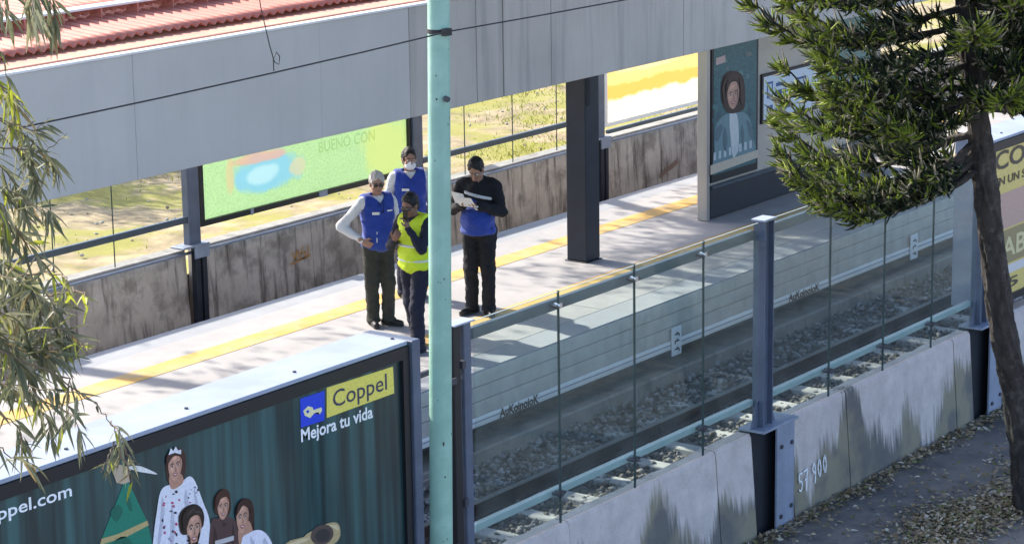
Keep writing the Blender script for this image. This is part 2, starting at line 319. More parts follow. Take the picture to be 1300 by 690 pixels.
def text_mesh(body, size, bold=0.0, shear=0.0, sx=1.0, font_res=3):
    cu = bpy.data.curves.new('t', 'FONT'); cu.body = body; cu.size = size; cu.offset = bold; cu.shear = shear; cu.resolution_u = font_res
    ob = bpy.data.objects.new('t', cu); COL.objects.link(ob)
    dg = bpy.context.evaluated_depsgraph_get(); me = bpy.data.meshes.new_from_object(ob.evaluated_get(dg))
    bpy.data.objects.remove(ob); bpy.data.curves.remove(cu)
    V = np.array([v.co[:] for v in me.vertices]); V[:, 0] *= sx
    return V, [tuple(p.vertices) for p in me.polygons]
def text_on(parent, name, body, X0, Z0, X1, H, Y, m, bold=0.0, shear=0.0, slope=0.0, rot90=False):
    """lettering on a plane Y=const facing -Y, filling X0..X1 with letter box height H"""
    V, Fs = text_mesh(body, 1.0, bold, shear)
    V[:, 0] -= V[:, 0].min(); wd = V[:, 0].max(); cap = 0.72
    if rot90: V = np.stack([-V[:, 1] + cap, V[:, 0], V[:, 2]], 1); px_, pz_ = V[:, 0] / cap * (X1 - X0), V[:, 1] / wd * H
    else: px_, pz_ = V[:, 0] / wd * (X1 - X0), V[:, 1] / cap * H
    mb = MB((X0, Y, Z0)); mb.add([(X0 + a, Y, Z0 + c + slope * a) for a, c in zip(px_, pz_)], Fs)
    return mb.build(name, m, parent, recalc=False)
for (px0, py0, px1) in ((634, 521, 684), (1001, 374, 1040)):
    a = aty(px0, py0, PY0 - 0.02); b = aty(px1, py0, PY0 - 0.02)
    text_on(plat, 'strip_lettering', 'AuKoinoioK', a[0], -0.572, b[0], 0.095, PY0 - 0.0225, 'black_ink', bold=0.035)

# two small white placards on the platform face
for X_, lab in ((22.78, 'small white placard with black marks on platform face, nearer the gas-blue fence post'.replace('gas-blue ', '')), (28.68, 'small white placard with black marks on platform face, farther along under the tree')):
    p = empty('placard', (X_, PY0 - 0.03, -0.66), lab, 'sign', 'placards on the platform face')
    MB((X_, PY0 - 0.03, -0.66)).box(X_, X_ + 0.20, PY0 - 0.042, PY0 - 0.026, -0.66, -0.33, 0.004).build('plate', 'white_plate', p)
    for k, zc in enumerate((-0.41, -0.49, -0.585)):
        mk = MB((X_, PY0 - 0.043, -0.66)); q = (X_ + 0.05) if k % 2 else (X_ + 0.13)
        o_ = [(X_ + .05, zc - .008), (q, zc - .008), (q, zc - .034), (q + .02, zc - .034), (q + .02, zc - .008), (X_ + .15, zc - .008), (X_ + .15, zc + .008), (X_ + .11, zc + .008), (X_ + .11, zc + .03), (X_ + .09, zc + .03), (X_ + .09, zc + .008), (X_ + .05, zc + .008)]
        o_ = [p_ for i_, p_ in enumerate(o_) if i_ == 0 or abs(p_[0] - o_[i_ - 1][0]) + abs(p_[1] - o_[i_ - 1][1]) > 1e-6]
        mk.add([(p_[0], PY0 - 0.0455, p_[1]) for p_ in o_], [tuple(range(len(o_)))]); mk.build('marking', 'black_ink', p, recalc=False)
    MB((X_, PY0 - 0.03, -0.66)).box(X_ + 0.09, X_ + 0.11, PY0 - 0.0255, PY0 + 0.0, -0.52, -0.48).build('bracket', 'steel_plate', p)

# tracks
def track(yc, label, x0, x1, detailed):
    t = empty('railway_track', (x0, yc, -1.0), label, 'railway track')
    prof = [(-0.065, -0.99), (0.065, -0.99), (0.065, -0.978), (0.01, -0.965), (0.01, -0.885), (0.035, -0.875), (0.035, -0.85), (-0.035, -0.85), (-0.035, -0.875), (-0.01, -0.885), (-0.01, -0.965), (-0.065, -0.978)]
    for s_ in (-1, 1):
        mb = MB((x0, yc, -1.0)); mb.prism([(yc + s_ * 0.752 + q[0], q[1]) for q in prof], x0, x1); ro = mb.build('rail', 'rail_rust', t)
        mb = MB((x0, yc, -1.0)); mb.box(x0, x1, yc + s_ * 0.752 - 0.034, yc + s_ * 0.752 + 0.034, -0.8495, -0.8435); mb.build('running_surface', 'rail_head', ro)
    pr = MB(); 
    bm = bmesh.new(); bmesh.ops.create_cube(bm, size=1.0)
    for q in bm.verts: q.co = Vector((q.co.x * (0.24 if q.co.z < 0 else 0.19), q.co.y * 2.5, q.co.z * 0.14))
    bmesh.ops.bevel(bm, geom=list(bm.edges), offset=0.012, segments=1, affect='EDGES'); me = bpy.data.meshes.new('sleeper'); bm.to_mesh(me); bm.free(); me.materials.append(MATS['sleeper'])
    clip = MB().box(-0.09, 0.09, -0.13, 0.13, 0.0, 0.012, 0.003)
    cme = clip.mesh('rail_clip'); cme.materials.append(MATS['rail_rust'])
    x = x0 + 0.3; k = 0
    while x < x1:
        o = link('sleeper', me, t, (x - x0, random.uniform(-.03, .03), random.uniform(-.008, .008) - 0.055)); o.rotation_euler = (0, 0, random.uniform(-.02, .02))
        if detailed and 15 < x < 30:
            c = link('rail_clip', cme, o, (0, 0.752, 0.062))
        x += 0.66; k += 1
track(12.82, 'near railway track on pale concrete sleepers behind the glass fence', 6, 60, True)
track(19.75, 'far railway track in the trench between platform and stained wall', 6, 60, False)

# ballast stones (stuff)
def rocks(name, pts, sizes, mats, mi, seed=1):
    bm = bmesh.new(); bmesh.ops.create_icosphere(bm, subdivisions=1, radius=1.0)
    base = np.array([v.co[:] for v in bm.verts]); bf = np.array([[v.index for v in f.verts] for f in bm.faces]); bm.free()
    rg = np.random.default_rng(seed); n = len(pts); nv = len(base)
    J = base[None] * (1 + rg.uniform(-.35, .35, (n, nv, 1))) * rg.uniform(.65, 1.25, (n, 1, 3)) * sizes[:, None, None]
    th = rg.uniform(0, 6.28, n); c, s_ = np.cos(th)[:, None], np.sin(th)[:, None]
    Xr = J[:, :, 0] * c - J[:, :, 1] * s_; Yr = J[:, :, 0] * s_ + J[:, :, 1] * c
    V = np.stack([Xr, Yr, J[:, :, 2] * .8], 2) + pts[:, None, :]
    Fa = (bf[None] + (np.arange(n) * nv)[:, None, None]).reshape(-1, 3)
    return link(name, npmesh(name, V.reshape(-1, 3), Fa, mats, np.repeat(mi, len(bf)), smooth=False))
n = 15000; rg = RNG
yy = rg.uniform(11.6, PY0 - 0.02, n); xx = 14 + 24 * rg.uniform(0, 1, n) ** 1.25
zz = -1.02 + rg.uniform(-.01, .03, n) + 0.03 * (yy > 13.75)
keep = ~((np.abs(yy - 13.57) < .09))
mi = rg.choice([0, 0, 0, 1, 1, 2], n)
mi = np.where((np.abs(yy - 13.35) < .3) & (rg.uniform(0, 1, n) < .8), 1, mi)
b = rocks('ballast', np.stack([xx, yy, zz], 1)[keep], rg.uniform(.018, .042, n)[keep], ['ballast', 'ballast_dark', 'ballast_pale'], mi[keep], 3)
tag(b, 'grey crushed stone ballast under the rails', 'ballast', kind='stuff')
for X_, Y_, s_ in ((21.1, 14.05, .10), (16.9, 13.2, .07), (19.6, 13.75, .08)):
    pass
# ------------------------------------------------------------------ near fence: battered wall, posts, glazed bays, light boxes
POSTX = [5.27, 9.77, 14.27, 18.82, 23.36, 27.9, 32.4, 36.9, 41.4]
def wall_panel(parent, x0, x1, front, back, z0, z1, batter, m, chip=True):
    nx = max(2, int((x1 - x0) / 0.12)); V = []; Fs = []
    xs = np.linspace(x0, x1, nx + 1)
    for i, x in enumerate(xs):
        dz = random.uniform(-.012, .004) if (chip and 0 < i < nx) else 0
        V += [(x, front - batter, z0), (x, front - batter * .5, (z0 + z1) / 2), (x, front, z1 - .03), (x, front + .02, z1 + dz), (x, back, z1 + dz), (x, back, z0)]
    for i in range(nx):
        for j in range(6): Fs.append((i * 6 + j, i * 6 + (j + 1) % 6, (i + 1) * 6 + (j + 1) % 6, (i + 1) * 6 + j))
    Fs += [tuple(range(6)), tuple(nx * 6 + j for j in range(5, -1, -1))]
    return MB((x0, front, z0)).add(V, Fs).build('wall_panel', m, parent)
bays_near = {
    1: ('low concrete wall under the green curtain advert', [7.6, 9.7, 11.7, 13.55]),
    2: ('stained low concrete wall between green pole and bolted post, under glass', [14.36, 15.69, 18.0, 18.63]),
    3: ('stained low concrete wall with white handwritten number, under glass', [19.32, 20.42, 22.76, 23.16]),
    4: ('pale low concrete wall behind the tree trunk under yellow advert', [23.86, 25.6, 27.7]),
    5: ('low concrete wall farthest along the near fence', [28.3, 30.2, 32.2]),
    0: ('low concrete wall at the near end of the fence', [3.0, 5.0, 7.2])}
WALLS = {}
for k, (lab, js) in bays_near.items():
    wl = empty('concrete_wall', (js[0], NF, GZ), lab, 'wall', 'walls of the near fence'); WALLS[k] = wl
    for a, b in zip(js[:-1], js[1:]):
        wall_panel(wl, a + 0.007, b - 0.007, NF + random.uniform(-.006, .006), NF + 0.15, -1.06, 0.055 + random.uniform(-.008, .004), 0.085, 'near_concrete')
    for a in js[1:-1]: MB((a, NF, GZ)).box(a - 0.0065, a + 0.0065, NF + 0.03, NF + 0.1, -1.05, 0.03).build('joint_filler', 'dark_gap', wl)
# handwritten white number on the wall
def stroke(mb, pts, wdt, Yf):
    for (a, b) in zip(pts[:-1], pts[1:]):
        d = np.array(b) - np.array(a); L_ = np.linalg.norm(d); nrm = np.array([-d[1], d[0]]) / L_ * wdt / 2; e = d / L_ * wdt * .4
        q = [np.array(a) - e + nrm, np.array(b) + e + nrm, np.array(b) + e - nrm, np.array(a) - e - nrm]
        mb.add([(p[0], Yf(p[1]), p[1]) for p in q], [(3, 2, 1, 0)])
glyphs = {'5': [[(.9, 1), (.2, 1), (.1, .55), (.7, .6), (.85, .3), (.5, 0), (.05, .1)]], '7': [[(.0, .95), (.9, 1), (.35, -.15)], [(.2, .45), (.8, .5)]],
          '9': [[(.85, .6), (.45, .45), (.15, .7), (.5, 1), (.85, .85), (.8, .3), (.6, -.1)]], '0': [[(.5, 1), (.15, .6), (.3, .1), (.65, .05), (.9, .5), (.75, .95), (.5, 1)]]}
gm = MB((19.4, NF - .07, -.7)); xg = 19.40
for ch in '57 900':
    if ch == ' ': xg += .05; continue
    for ln in glyphs[ch]: stroke(gm, [(xg + p[0] * .075, -.70 + p[1] * .17 + (xg - 19.4) * .12) for p in ln], .018, lambda z: NF - 0.012 - 0.085 * (0.02 - z) / 1.05 - 0.004)
    xg += .105
gm.build('chalked_number', 'white_plate', WALLS[3])

def post(X, label, grp=True, top=2.04):
    p = empty('fence_post', (X, NF, GZ), label, 'post', 'steel posts of the near fence'); O = (X, NF, GZ)
    sh = MB(O).box(X - 0.085, X - 0.072, NF - .06, NF + .06, 0.10, top - .01).box(X + 0.072, X + 0.085, NF - .06, NF + .06, 0.10, top - .01).box(X - .0715, X + .0715, NF - .012, NF + .012, 0.1, top - .01).build('shaft', 'steel_blue', p)
    MB(O).box(X - .10, X + .10, NF - .075, NF + .075, top - .009, top + .012, .004).build('cap', 'box_cap', p)
    MB(O).box(X - .20, X + .44, NF - .14, NF + .14, 0.075, 0.099, .004).build('base_plate', 'steel_plate', p)
    for s_ in (-1, 1):
        MB(O).add([(X + s_ * .09, NF - .006, .1), (X + s_ * .22, NF - .006, .1), (X + s_ * .09, NF - .006, .36), (X + s_ * .09, NF + .006, .1), (X + s_ * .22, NF + .006, .1), (X + s_ * .09, NF + .006, .36)],
                  [(0, 1, 2), (3, 5, 4), (0, 3, 4, 1), (1, 4, 5, 2), (2, 5, 3, 0)]).build('stiffener', 'steel_blue', p)
    MB(O).box(X + .10, X + .42, NF - .105, NF - .08, -1.05, .07, .004).box(X + .39, X + .42, NF - .084, NF + .10, -1.05, .07).build('pier_plate', 'steel_plate', p)
    MB(O).box(X - .19, X + .41, NF + .02, NF + .14, -1.05, .06).build('pier_backing', 'dark_gap', p)
    for bx, bz in ((.17, -.82), (.36, -.76), (.17, -.14), (.36, -.14)):
        MB(O).tube([(X + bx, NF - .120, bz), (X + bx, NF - .104, bz)], .022, 6).build('bolt', 'bolt', p)
    for bz in (-.18, -.42, -.66):
        MB(O).tube([(X - .165, NF + .02, bz), (X - .165, NF + .045, bz)], .018, 6).build('bolt', 'chrome', p)
    return p
post(POSTX[3], 'dark blue steel fence post with white cap and bolted foot, between the two glazed bays')
post(POSTX[4], 'dark blue steel fence post partly hidden behind the tree trunk')
post(POSTX[5], 'steel fence post beyond the yellow advert on the near fence'); post(7.35, 'steel fence post at left end of the green curtain advert')
# slim twin post beside the green pole
X = 14.27; O = (X, NF, GZ)
p = empty('fence_post', O, 'slim twin steel fence post standing directly right of the green pole', 'post', 'steel posts of the near fence')
MB(O).box(X - .12, X - .035, NF - .03, NF + .05, -1.05, 2.03, .006).build('shaft', 'frame_black', p)
MB(O).box(X + .01, X + .10, NF - .03, NF + .06, -1.05, 2.035, .006).build('shaft', 'steel_blue', p)
MB(O).box(X - .13, X + .125, NF - .05, NF + .07, 2.036, 2.05, .003).build('cap', 'box_cap', p)
for z in (1.72, .62): MB(O).box(X - .034, X + .009, NF - .045, NF + .045, z - .03, z + .03).build('spacer', 'bolt', p)
for z in (1.62, .30): MB(O).box(X - .30, X - .12, NF - .06, NF - .035, z - .025, z + .025, .004).build('bracket', 'bolt', p)
MB(O).box(X - .035, X + .009, NF + .0, NF + .02, .9, 1.6).build('seal_strip', 'chrome', p)

def glazed_bay(k, x0, x1, joints, label):
    f = empty('glass_fence', (x0, NF, 0.05), label, 'fence', 'glazed bays of the near fence'); O = (x0, NF, 0.05)
    MB(O).box(x0, x1, NF + .045, NF + .105, 1.855, 1.945, .008).build('top_rail', 'steel_rail', f)
    MB(O).box(x0, x1, NF + .045, NF + .105, .295, .355, .006).build('bottom_rail', 'steel_pale', f)
    ed = [x0 + .012] + joints + [x1 - .012]
    for i, (a, b) in enumerate(zip(ed[:-1], ed[1:])):
        top = 2.02 if True else 0
        MB(O).box(a + .006, b - .006, NF - .005, NF + .005, .078, top).build('pane', 'glass', f)
        MB(O).box(a + .006, b - .006, NF - .0055, NF + .0055, top + .0005, top + .004).build('pane_edge', 'steel_pale', f)
    for j in joints:
        MB(O).box(j - .0055, j + .0055, NF - .008, NF + .010, .072, 2.03).build('joint_strip', 'glass_edge', f)
        for z, n_ in ((1.905, 'clamp'), (.325, 'clamp')):
            c = MB(O).tube([(j, NF - .028, z), (j, NF + .044, z)], .022, 8).build(n_, 'chrome' if z > 1 else 'bolt', f)
            for s_ in (-1, 1): MB(O).tube([(j + s_ * .045, NF - .022, z + .004), (j + s_ * .045, NF + .044, z + .004)], .014, 6).build('stud', 'bolt', c)
glazed_bay(2, 14.42, POSTX[3] - .09, [15.57, 16.68, 17.78], 'four-pane glass fence bay between green pole and bolted steel post')
glazed_bay(3, POSTX[3] + .09, POSTX[4] - .09, [20.07, 21.18, 22.24], 'four-pane glass fence bay below the conifer, right of the bolted post')
glazed_bay(5, POSTX[5] + .155, 32.2, [29.0, 30.1, 31.1], 'glass fence bay beyond the yellow advert')

# poster art helpers: smooth closed outlines drawn flat on a plane Y = const
def cat(pts, n=6):
    P = np.array(pts, float); m = len(P); out = []
    for i in range(m):
        p0, p1, p2, p3 = P[i - 1], P[i], P[(i + 1) % m], P[(i + 2) % m]
        for t in np.linspace(0, 1, n, endpoint=False):
            out.append(.5 * ((2 * p1) + (-p0 + p2) * t + (2 * p0 - 5 * p1 + 4 * p2 - p3) * t * t + (-p0 + 3 * p1 - 3 * p2 + p3) * t ** 3))
    return out
def fill(parent, name, outline, Y, m):
    """outline: (X,Z) list -> flat filled face"""
    bm = bmesh.new(); vs = [bm.verts.new((p[0], 0, p[1])) for p in outline]
    f = bm.faces.new(vs); bmesh.ops.triangulate(bm, faces=[f]); me = bpy.data.meshes.new(name)
    bm.normal_update(); bm.to_mesh(me); bm.free(); me.materials.append(_mm(m))
    wl = world_loc(parent); return link(name, me, parent, (0 - wl[0], Y - wl[1], 0 - wl[2]))
def pxs(pts, Y): return [aty(a, b, Y) for a, b in pts]
def ell(cx_, cy_, rx, ry, n=18, rot=0): return [(cx_ + rx * math.cos(a) * math.cos(rot) - ry * math.sin(a) * math.sin(rot), cy_ + rx * math.cos(a) * math.sin(rot) + ry * math.sin(a) * math.cos(rot)) for a in np.linspace(0, 2 * math.pi, n, endpoint=False)]
INK = {}
def ink(col, tr=0.0, var=.14):
    k = tuple(col) + (tr,)
    if k not in INK: INK[k] = mat('print_%d' % len(INK), col, 0.35, var, 45.0, transl=tr, spec=.4)
    return INK[k]
# curtain print
m = mat('curtain_print', (0.017, 0.058, 0.060), 0.3, 0.2, 3.0, spec=.5); t = m.node_tree
b_ = t.nodes['Principled BSDF']; tc = nd(t, 'ShaderNodeTexCoord'); mp = nd(t, 'ShaderNodeMapping'); mp.inputs['Scale'].default_value = (5.5, .1, .22); t.links.new(tc.outputs['Object'], mp.inputs[0])
nz = nd(t, 'ShaderNodeTexNoise', Scale=1.6, Detail=3.0); t.links.new(mp.outputs[0], nz.inputs['Vector']); cr = nd(t, 'ShaderNodeValToRGB'); cr.color_ramp.elements[0].position = .36; cr.color_ramp.elements[1].position = .68
cr.color_ramp.elements[0].color = (.008, .026, .030, 1); cr.color_ramp.elements[1].color = (.035, .115, .115, 1); t.links.new(nz.outputs[0], cr.inputs[0]); t.links.new(cr.outputs[0], b_.inputs['Base Color'])
b_.inputs['Coat Weight'].default_value = 0.25; b_.inputs['Coat Roughness'].default_value = .08

def light_box(x0, x1, label, mposter, z0=.22, z1=2.03, depth=.42, cap='box_cap'):
    a = empty('advert_light_box', (x0, NF, z0), label, 'billboard', 'advert boxes on the near fence'); O = (x0, NF, z0)
    MB(O).box(x0 + .01, x1 - .01, NF + .03, NF + depth, z0 + .01, z1 - .02).build('housing', 'steel_plate', a)
    MB(O).box(x0, x1, NF - .01, NF + depth + .02, z1 - .019, z1 + .012, .006).build('top_cap', cap, a)
    MB(O).box(x0, x1, NF - .022, NF + .029, z1 - .115, z1 - .022).build('frame', 'frame_black', a)
    MB(O).box(x0, x1, NF - .022, NF + .029, z0, z0 + .075).build('frame', 'frame_black', a)
    for q in (x0, x1 - .075): MB(O).box(q, q + .075, NF - .024, NF + .027, z0 + .0751, z1 - .1151).build('frame', 'frame_black', a)
    pst = MB(O).box(x0 + .076, x1 - .076, NF + .004, NF + .028, z0 + .0755, z1 - .1155).build('poster', mposter, a)
    MB(O).box(x0 + .0, x1, NF - .012, NF - .002, z1 - .1155, z1 - .1152).build('bead', 'chrome', a)
    for q in np.arange(x0 + .5, x1, 1.1): MB(O).tube([(q, NF + .12, z1 + .012), (q, NF + .12, z1 + .022)], .014, 6).build('screw', 'bolt', a)
    return a, pst
ad, poster = light_box(7.6, 13.62, 'wide backlit advert with dark green curtain and a smiling family, left of the green pole', 'curtain_print')
MB((13.62, NF, .2)).box(13.625, 13.72, NF - .05, NF + .43, -1.05, 2.045, .006).build('end_post', 'steel_blue', ad)
for z in (1.75, .9): MB((13.62, NF, .2)).box(13.721, 13.86, NF - .03, NF + .0, z - .02, z + .02).build('bracket', 'bolt', ad)
YA = NF + .002
def art(name, pts, col, lay, smooth=5, tr=0): return fill(poster, name, [tuple(q) for q in (cat(pxs(pts, YA - lay * .0012), smooth) if smooth else pxs(pts, YA - lay * .0012))], YA - lay * .0012, ink(col, tr))
WH = (.78, .78, .80); SK = (.55, .30, .21); SK2 = (.46, .24, .165); HR = (.022, .014, .012)
art('logo_panel', [(414.8, 491.7), (499, 464.8), (500.5, 498.7), (414.8, 530)], (.78, .66, .13), 1, 0)
art('logo_panel', [(381, 505.6), (412, 495.6), (412, 533), (382, 542.5)], (.02, .06, .62), 1, 0)
art('key_emblem', [(385, 521), (391, 515), (397, 516.5), (398, 520), (408, 516.5), (409, 520.5), (406, 525.5), (404, 522.5), (399, 524), (394, 530), (387, 527)], (.80, .74, .42), 2, 0)
art('key_emblem', [(388.5, 521.5), (391.5, 519.5), (393, 522), (390.5, 524.5)], (.02, .06, .62), 3, 0)
def art_text(body, p0, p1, hpx, col, bold, lay, par=poster, Yp=None):
    Yp = YA - lay * .0012 if Yp is None else Yp
    a = aty(*p0, Yp); b = aty(*p1, Yp); c = aty(p0[0], p0[1] - hpx, Yp)
    return text_on(par, 'lettering', body, a[0], a[1], b[0], c[1] - a[1], Yp, ink(col), bold=bold, slope=(b[1] - a[1]) / (b[0] - a[0]))
art_text('Coppel', (423, 517), (491.5, 493.5), 22, (.05, .05, .09), .006, 2)
art_text('Mejora tu vida', (382.5, 560.5), (473.5, 529), 16.5, (.85, .87, .88), .022, 2)
art_text('coppel.com', (-30, 669), (91.5, 628.5), 17, (.85, .87, .88), .014, 2)
art('printed_christmas_tree', [(158, 611), (163, 611), (187, 661), (200, 720), (120, 745), (129, 683)], (.012, .20, .13), 1, 0)
art('printed_garland', [(129, 683), (150, 677), (187, 660), (189, 666), (160, 681), (127, 691)], (.46, .36, .16), 2, 0)
art('printed_garland', [(122, 722), (160, 712), (193, 696), (195, 703), (160, 720), (120, 730)], (.46, .36, .16), 2, 0)
art('printed_tree_top', [(142, 596), (152, 589), (167, 594), (164, 603), (165, 611), (156, 614), (148, 612)], (.48, .38, .27), 3, 0)
art('printed_ribbon', [(163, 592), (178, 591), (200, 601), (188, 600), (172, 597)], (.75, .74, .70), 4, 3)
def pface(cx_, cy_, rx, ry, sk, lay, rot=-.18, beard=False, look=0.0, par=None):
    """a printed face: skin, shaded cheek, brows, eyes, nose, lips and teeth, all flat ink"""
    cr_, sr_ = math.cos(rot), math.sin(rot)
    T = lambda pts: [(cx_ + (u * cr_ - v * sr_) * rx, cy_ + (u * sr_ + v * cr_) * ry) if False else (cx_ + u * rx, cy_ + v * ry + u * rx * -.33) for u, v in pts]
    dk = tuple(c * .62 for c in sk); lt_ = tuple(min(1, c * 1.25) for c in sk); F_ = par or art
    F_('printed_face', T([(-.86, -.35), (-.5, -.92), (0, -1.05), (.5, -.92), (.86, -.35), (.80, .25), (.48, .82), (0, 1.05), (-.48, .82), (-.80, .25)]), sk, lay, 4)
    F_('printed_shade', T([(.60, -.72), (.84, -.35), (.78, .25), (.46, .80), (.15, 1.0), (.50, .55), (.66, .0)]), tuple(c * .78 for c in sk), lay + 1, 4)
    F_('printed_highlight', T([(-.62, -.05), (-.40, -.12), (-.22, .08), (-.35, .34), (-.58, .22)]), lt_, lay + 1, 4)
    F_('printed_highlight', T([(-.45, -.72), (.0, -.82), (.22, -.66), (-.1, -.52), (-.4, -.54)]), lt_, lay + 1, 4)
    for s_ in (-1, 1):
        u = s_ * .37 + look; F_('printed_brow', T([(u - .24, -.25), (u, -.36), (u + .24, -.27), (u + .2, -.21), (u, -.29), (u - .2, -.19)]), (.03, .018, .014), lay + 2, 0)
        F_('printed_eye', T([(u - .19, -.08), (u, -.17), (u + .19, -.08), (u, -.0)]), (.5, .46, .42), lay + 2, 3); F_('printed_eye', T(ell(u, -.09, .085, .085, 7)), (.015, .01, .01), lay + 3, 0)
    F_('printed_nose', T([(.04, -.12), (.12, .15), (.20, .30), (.02, .36), (-.14, .30), (.02, .27)]), dk, lay + 2, 3)
    F_('printed_lips', T([(-.34, .50), (-.1, .46), (.12, .46), (.36, .50), (.14, .70), (-.12, .70)]), (.34, .10, .09), lay + 2, 3); F_('printed_teeth', T([(-.24, .53), (.26, .53), (.1, .60), (-.08, .60)]), (.74, .70, .66), lay + 3, 0)
    if beard: F_('printed_beard', T([(-.80, .22), (-.45, .45), (-.40, .78), (0, .80), (.4, .78), (.45, .45), (.80, .22), (.5, .88), (0, 1.12), (-.5, .88)]), (.05, .03, .024), lay + 1, 3)
def strands(pts_list, col, lay):
    for q in pts_list: art('printed_strand', q, col, lay, 3)
WS = (.50, .50, .58)
art('printed_hair', [(211, 600), (210, 582), (216, 571), (227, 568), (235, 575), (236, 592), (233, 607), (226, 612), (214, 612)], (.055, .022, .018), 1, 4)
art('printed_sweater', [(204, 623), (214, 615), (228, 613), (240, 604), (248, 611), (258, 637), (266, 660), (268, 700), (262, 745), (190, 770), (194, 690), (199, 650)], (.74, .74, .80), 2, 4)
art('printed_neck', [(215, 604), (229, 600), (233, 611), (224, 619), (217, 619)], SK2, 3, 3)
strands([[(206, 630), (209, 650), (203, 690), (200, 690), (204, 655)], [(246, 615), (252, 640), (257, 668), (253, 668), (248, 640)], [(218, 640), (222, 665), (220, 690), (216, 690), (217, 660)], [(236, 620), (240, 640), (238, 650), (234, 636)]], WS, 3)
for i in range(44):
    a = random.uniform(204, 252); b = random.uniform(622, 690) - (a - 225) * .3
    art('printed_spot', ell(a, b, random.uniform(.8, 2.2), random.uniform(.8, 2.4), 7), random.choice([(.5, .05, .12), (.03, .03, .05), (.45, .10, .20), (.06, .06, .09), (.30, .32, .40)]), 4, 0)
pface(222.5, 592, 10.0, 17.0, SK, 4)
art('printed_fringe', [(212, 590), (212, 579), (218, 572), (228, 570), (233, 577), (234, 588), (229, 579), (220, 579)], (.055, .022, .018), 8, 4)
art('printed_tiara', [(214, 577), (217, 568), (220, 572), (223, 566), (226, 571), (230, 570), (230, 576), (222, 574)], (.74, .74, .78), 9, 0)
art('printed_hair', [(229, 674), (227, 655), (234, 644), (247, 639), (257, 646), (259, 662), (255, 670), (236, 678)], HR, 6, 4)
art('printed_shirt', [(222, 705), (236, 690), (256, 690), (272, 706), (276, 770), (216, 775)], (.03, .032, .045), 6, 3)
pface(246.5, 671, 10.5, 21, SK, 7, beard=True)
art('printed_fringe', [(233, 672), (232, 654), (241, 643), (252, 641), (259, 652), (258, 664), (252, 653), (242, 657), (237, 670)], HR, 11, 4)
strands([[(236, 656), (242, 647), (248, 645), (243, 650)], [(246, 650), (252, 647), (256, 652), (251, 650)]], (.06, .045, .04), 12)
art('printed_sweater', [(267, 668), (276, 657), (290, 655), (301, 664), (304, 690), (304, 750), (266, 760)], (.085, .045, .045), 4, 4)
strands([[(272, 668), (276, 680), (274, 690), (271, 690)], [(296, 664), (298, 678), (297, 690), (294, 690), (295, 676)], [(282, 662), (288, 664), (284, 668)]], (.045, .022, .022), 5)
art('printed_hair', [(273, 650), (272, 632), (280, 621), (290, 622), (293, 636), (292, 650), (284, 656)], (.055, .022, .016), 4, 4)
pface(283.5, 643.5, 8.2, 14.5, SK, 5)
art('printed_fringe', [(274, 644), (274, 631), (281, 622), (290, 624), (292, 637), (288, 630), (280, 633), (277, 642)], (.055, .022, .016), 9, 4)
art_text('NAVIDAD', (273, 691), (298, 683), 5.5, (.62, .6, .6), .03, 6) if False else art('printed_label', [(273, 686), (297, 679), (297, 685), (273, 692)], (.50, .48, .48), 6, 0)
art('printed_hair', [(299, 655), (301, 640), (309, 632), (319, 635), (323, 650), (322, 668), (326, 694), (312, 696)], (.04, .017, .014), 5, 4)
art('printed_neck', [(303, 668), (316, 660), (321, 678), (312, 692), (304, 692)], SK2, 5.5, 3)
art('printed_shirt', [(306, 690), (316, 676), (330, 672), (342, 682), (352, 710), (354, 750), (306, 765)], (.76, .74, .82), 7, 4)
strands([[(318, 680), (324, 690), (320, 694)], [(336, 682), (343, 694), (338, 694), (334, 688)]], WS, 8)
pface(308, 657, 8.8, 18.5, SK, 6.5)
art('printed_fringe', [(300, 654), (302, 641), (309, 633), (318, 636), (321, 650), (316, 645), (309, 641), (304, 648)], (.04, .017, .014), 11, 4)
art('printed_gift_roll', [(362, 690), (385, 681), (391, 676), (415, 664), (428, 663), (432, 672), (430, 684), (415, 695), (365, 720)], (.50, .38, .19), 4, 3)
strands([[(366, 690), (388, 682), (392, 684), (370, 694)], [(418, 666), (428, 666), (430, 672), (424, 670)]], (.66, .54, .32), 5)
art('printed_gift_roll', ell(409, 678, 15, 12.5, rot=-.5), (.10, .07, .06), 5, 2); art('printed_gift_roll', ell(410, 679, 10, 8, rot=-.5), (.045, .04, .04), 6, 2)
for q in ([(140, 650), (150, 640), (156, 648), (148, 662)], [(160, 630), (166, 634), (168, 648), (163, 644)], [(142, 690), (160, 680), (172, 700), (150, 712)]): art('printed_shade', q, (.008, .13, .085), 2, 3)

# yellow construction advert in the bay behind the tree trunk
ad2, poster2 = light_box(23.55, 27.7, 'yellow advert with dark lettering on near fence, behind the tree trunk', ink((.66, .52, .17)), z0=.19)
def art2(name, x0, x1, z0, z1, col, lay): return fill(poster2, name, [(x0, z0), (x1, z0), (x1, z1), (x0, z1)], NF + .002 - lay * .0012, ink(col))
art2('printed_band', 23.63, 27.62, 1.02, 1.42, (.50, .33, .27), 1); art2('printed_band', 23.63, 27.62, .62, 1.0, (.30, .24, .12), 1); art2('printed_band', 23.63, 27.62, .50, .60, (.62, .60, .58), 2)
for body, xx0, zz0, xx1, h, c in (('CONSTRUYE', 23.66, 1.70, 26.6, .20, (.06, .05, .04)), ('EN UN SOLO LUGAR', 23.68, 1.52, 25.6, .09, (.08, .06, .04)), ('LABOR', 23.70, .70, 25.2, .22, (.62, .55, .3)), ('55 00', 23.72, .34, 25.2, .11, (.1, .08, .05))):
    text_on(poster2, 'lettering', body, xx0, zz0, xx1, h, NF + .002 - .004, ink(c), bold=.02)
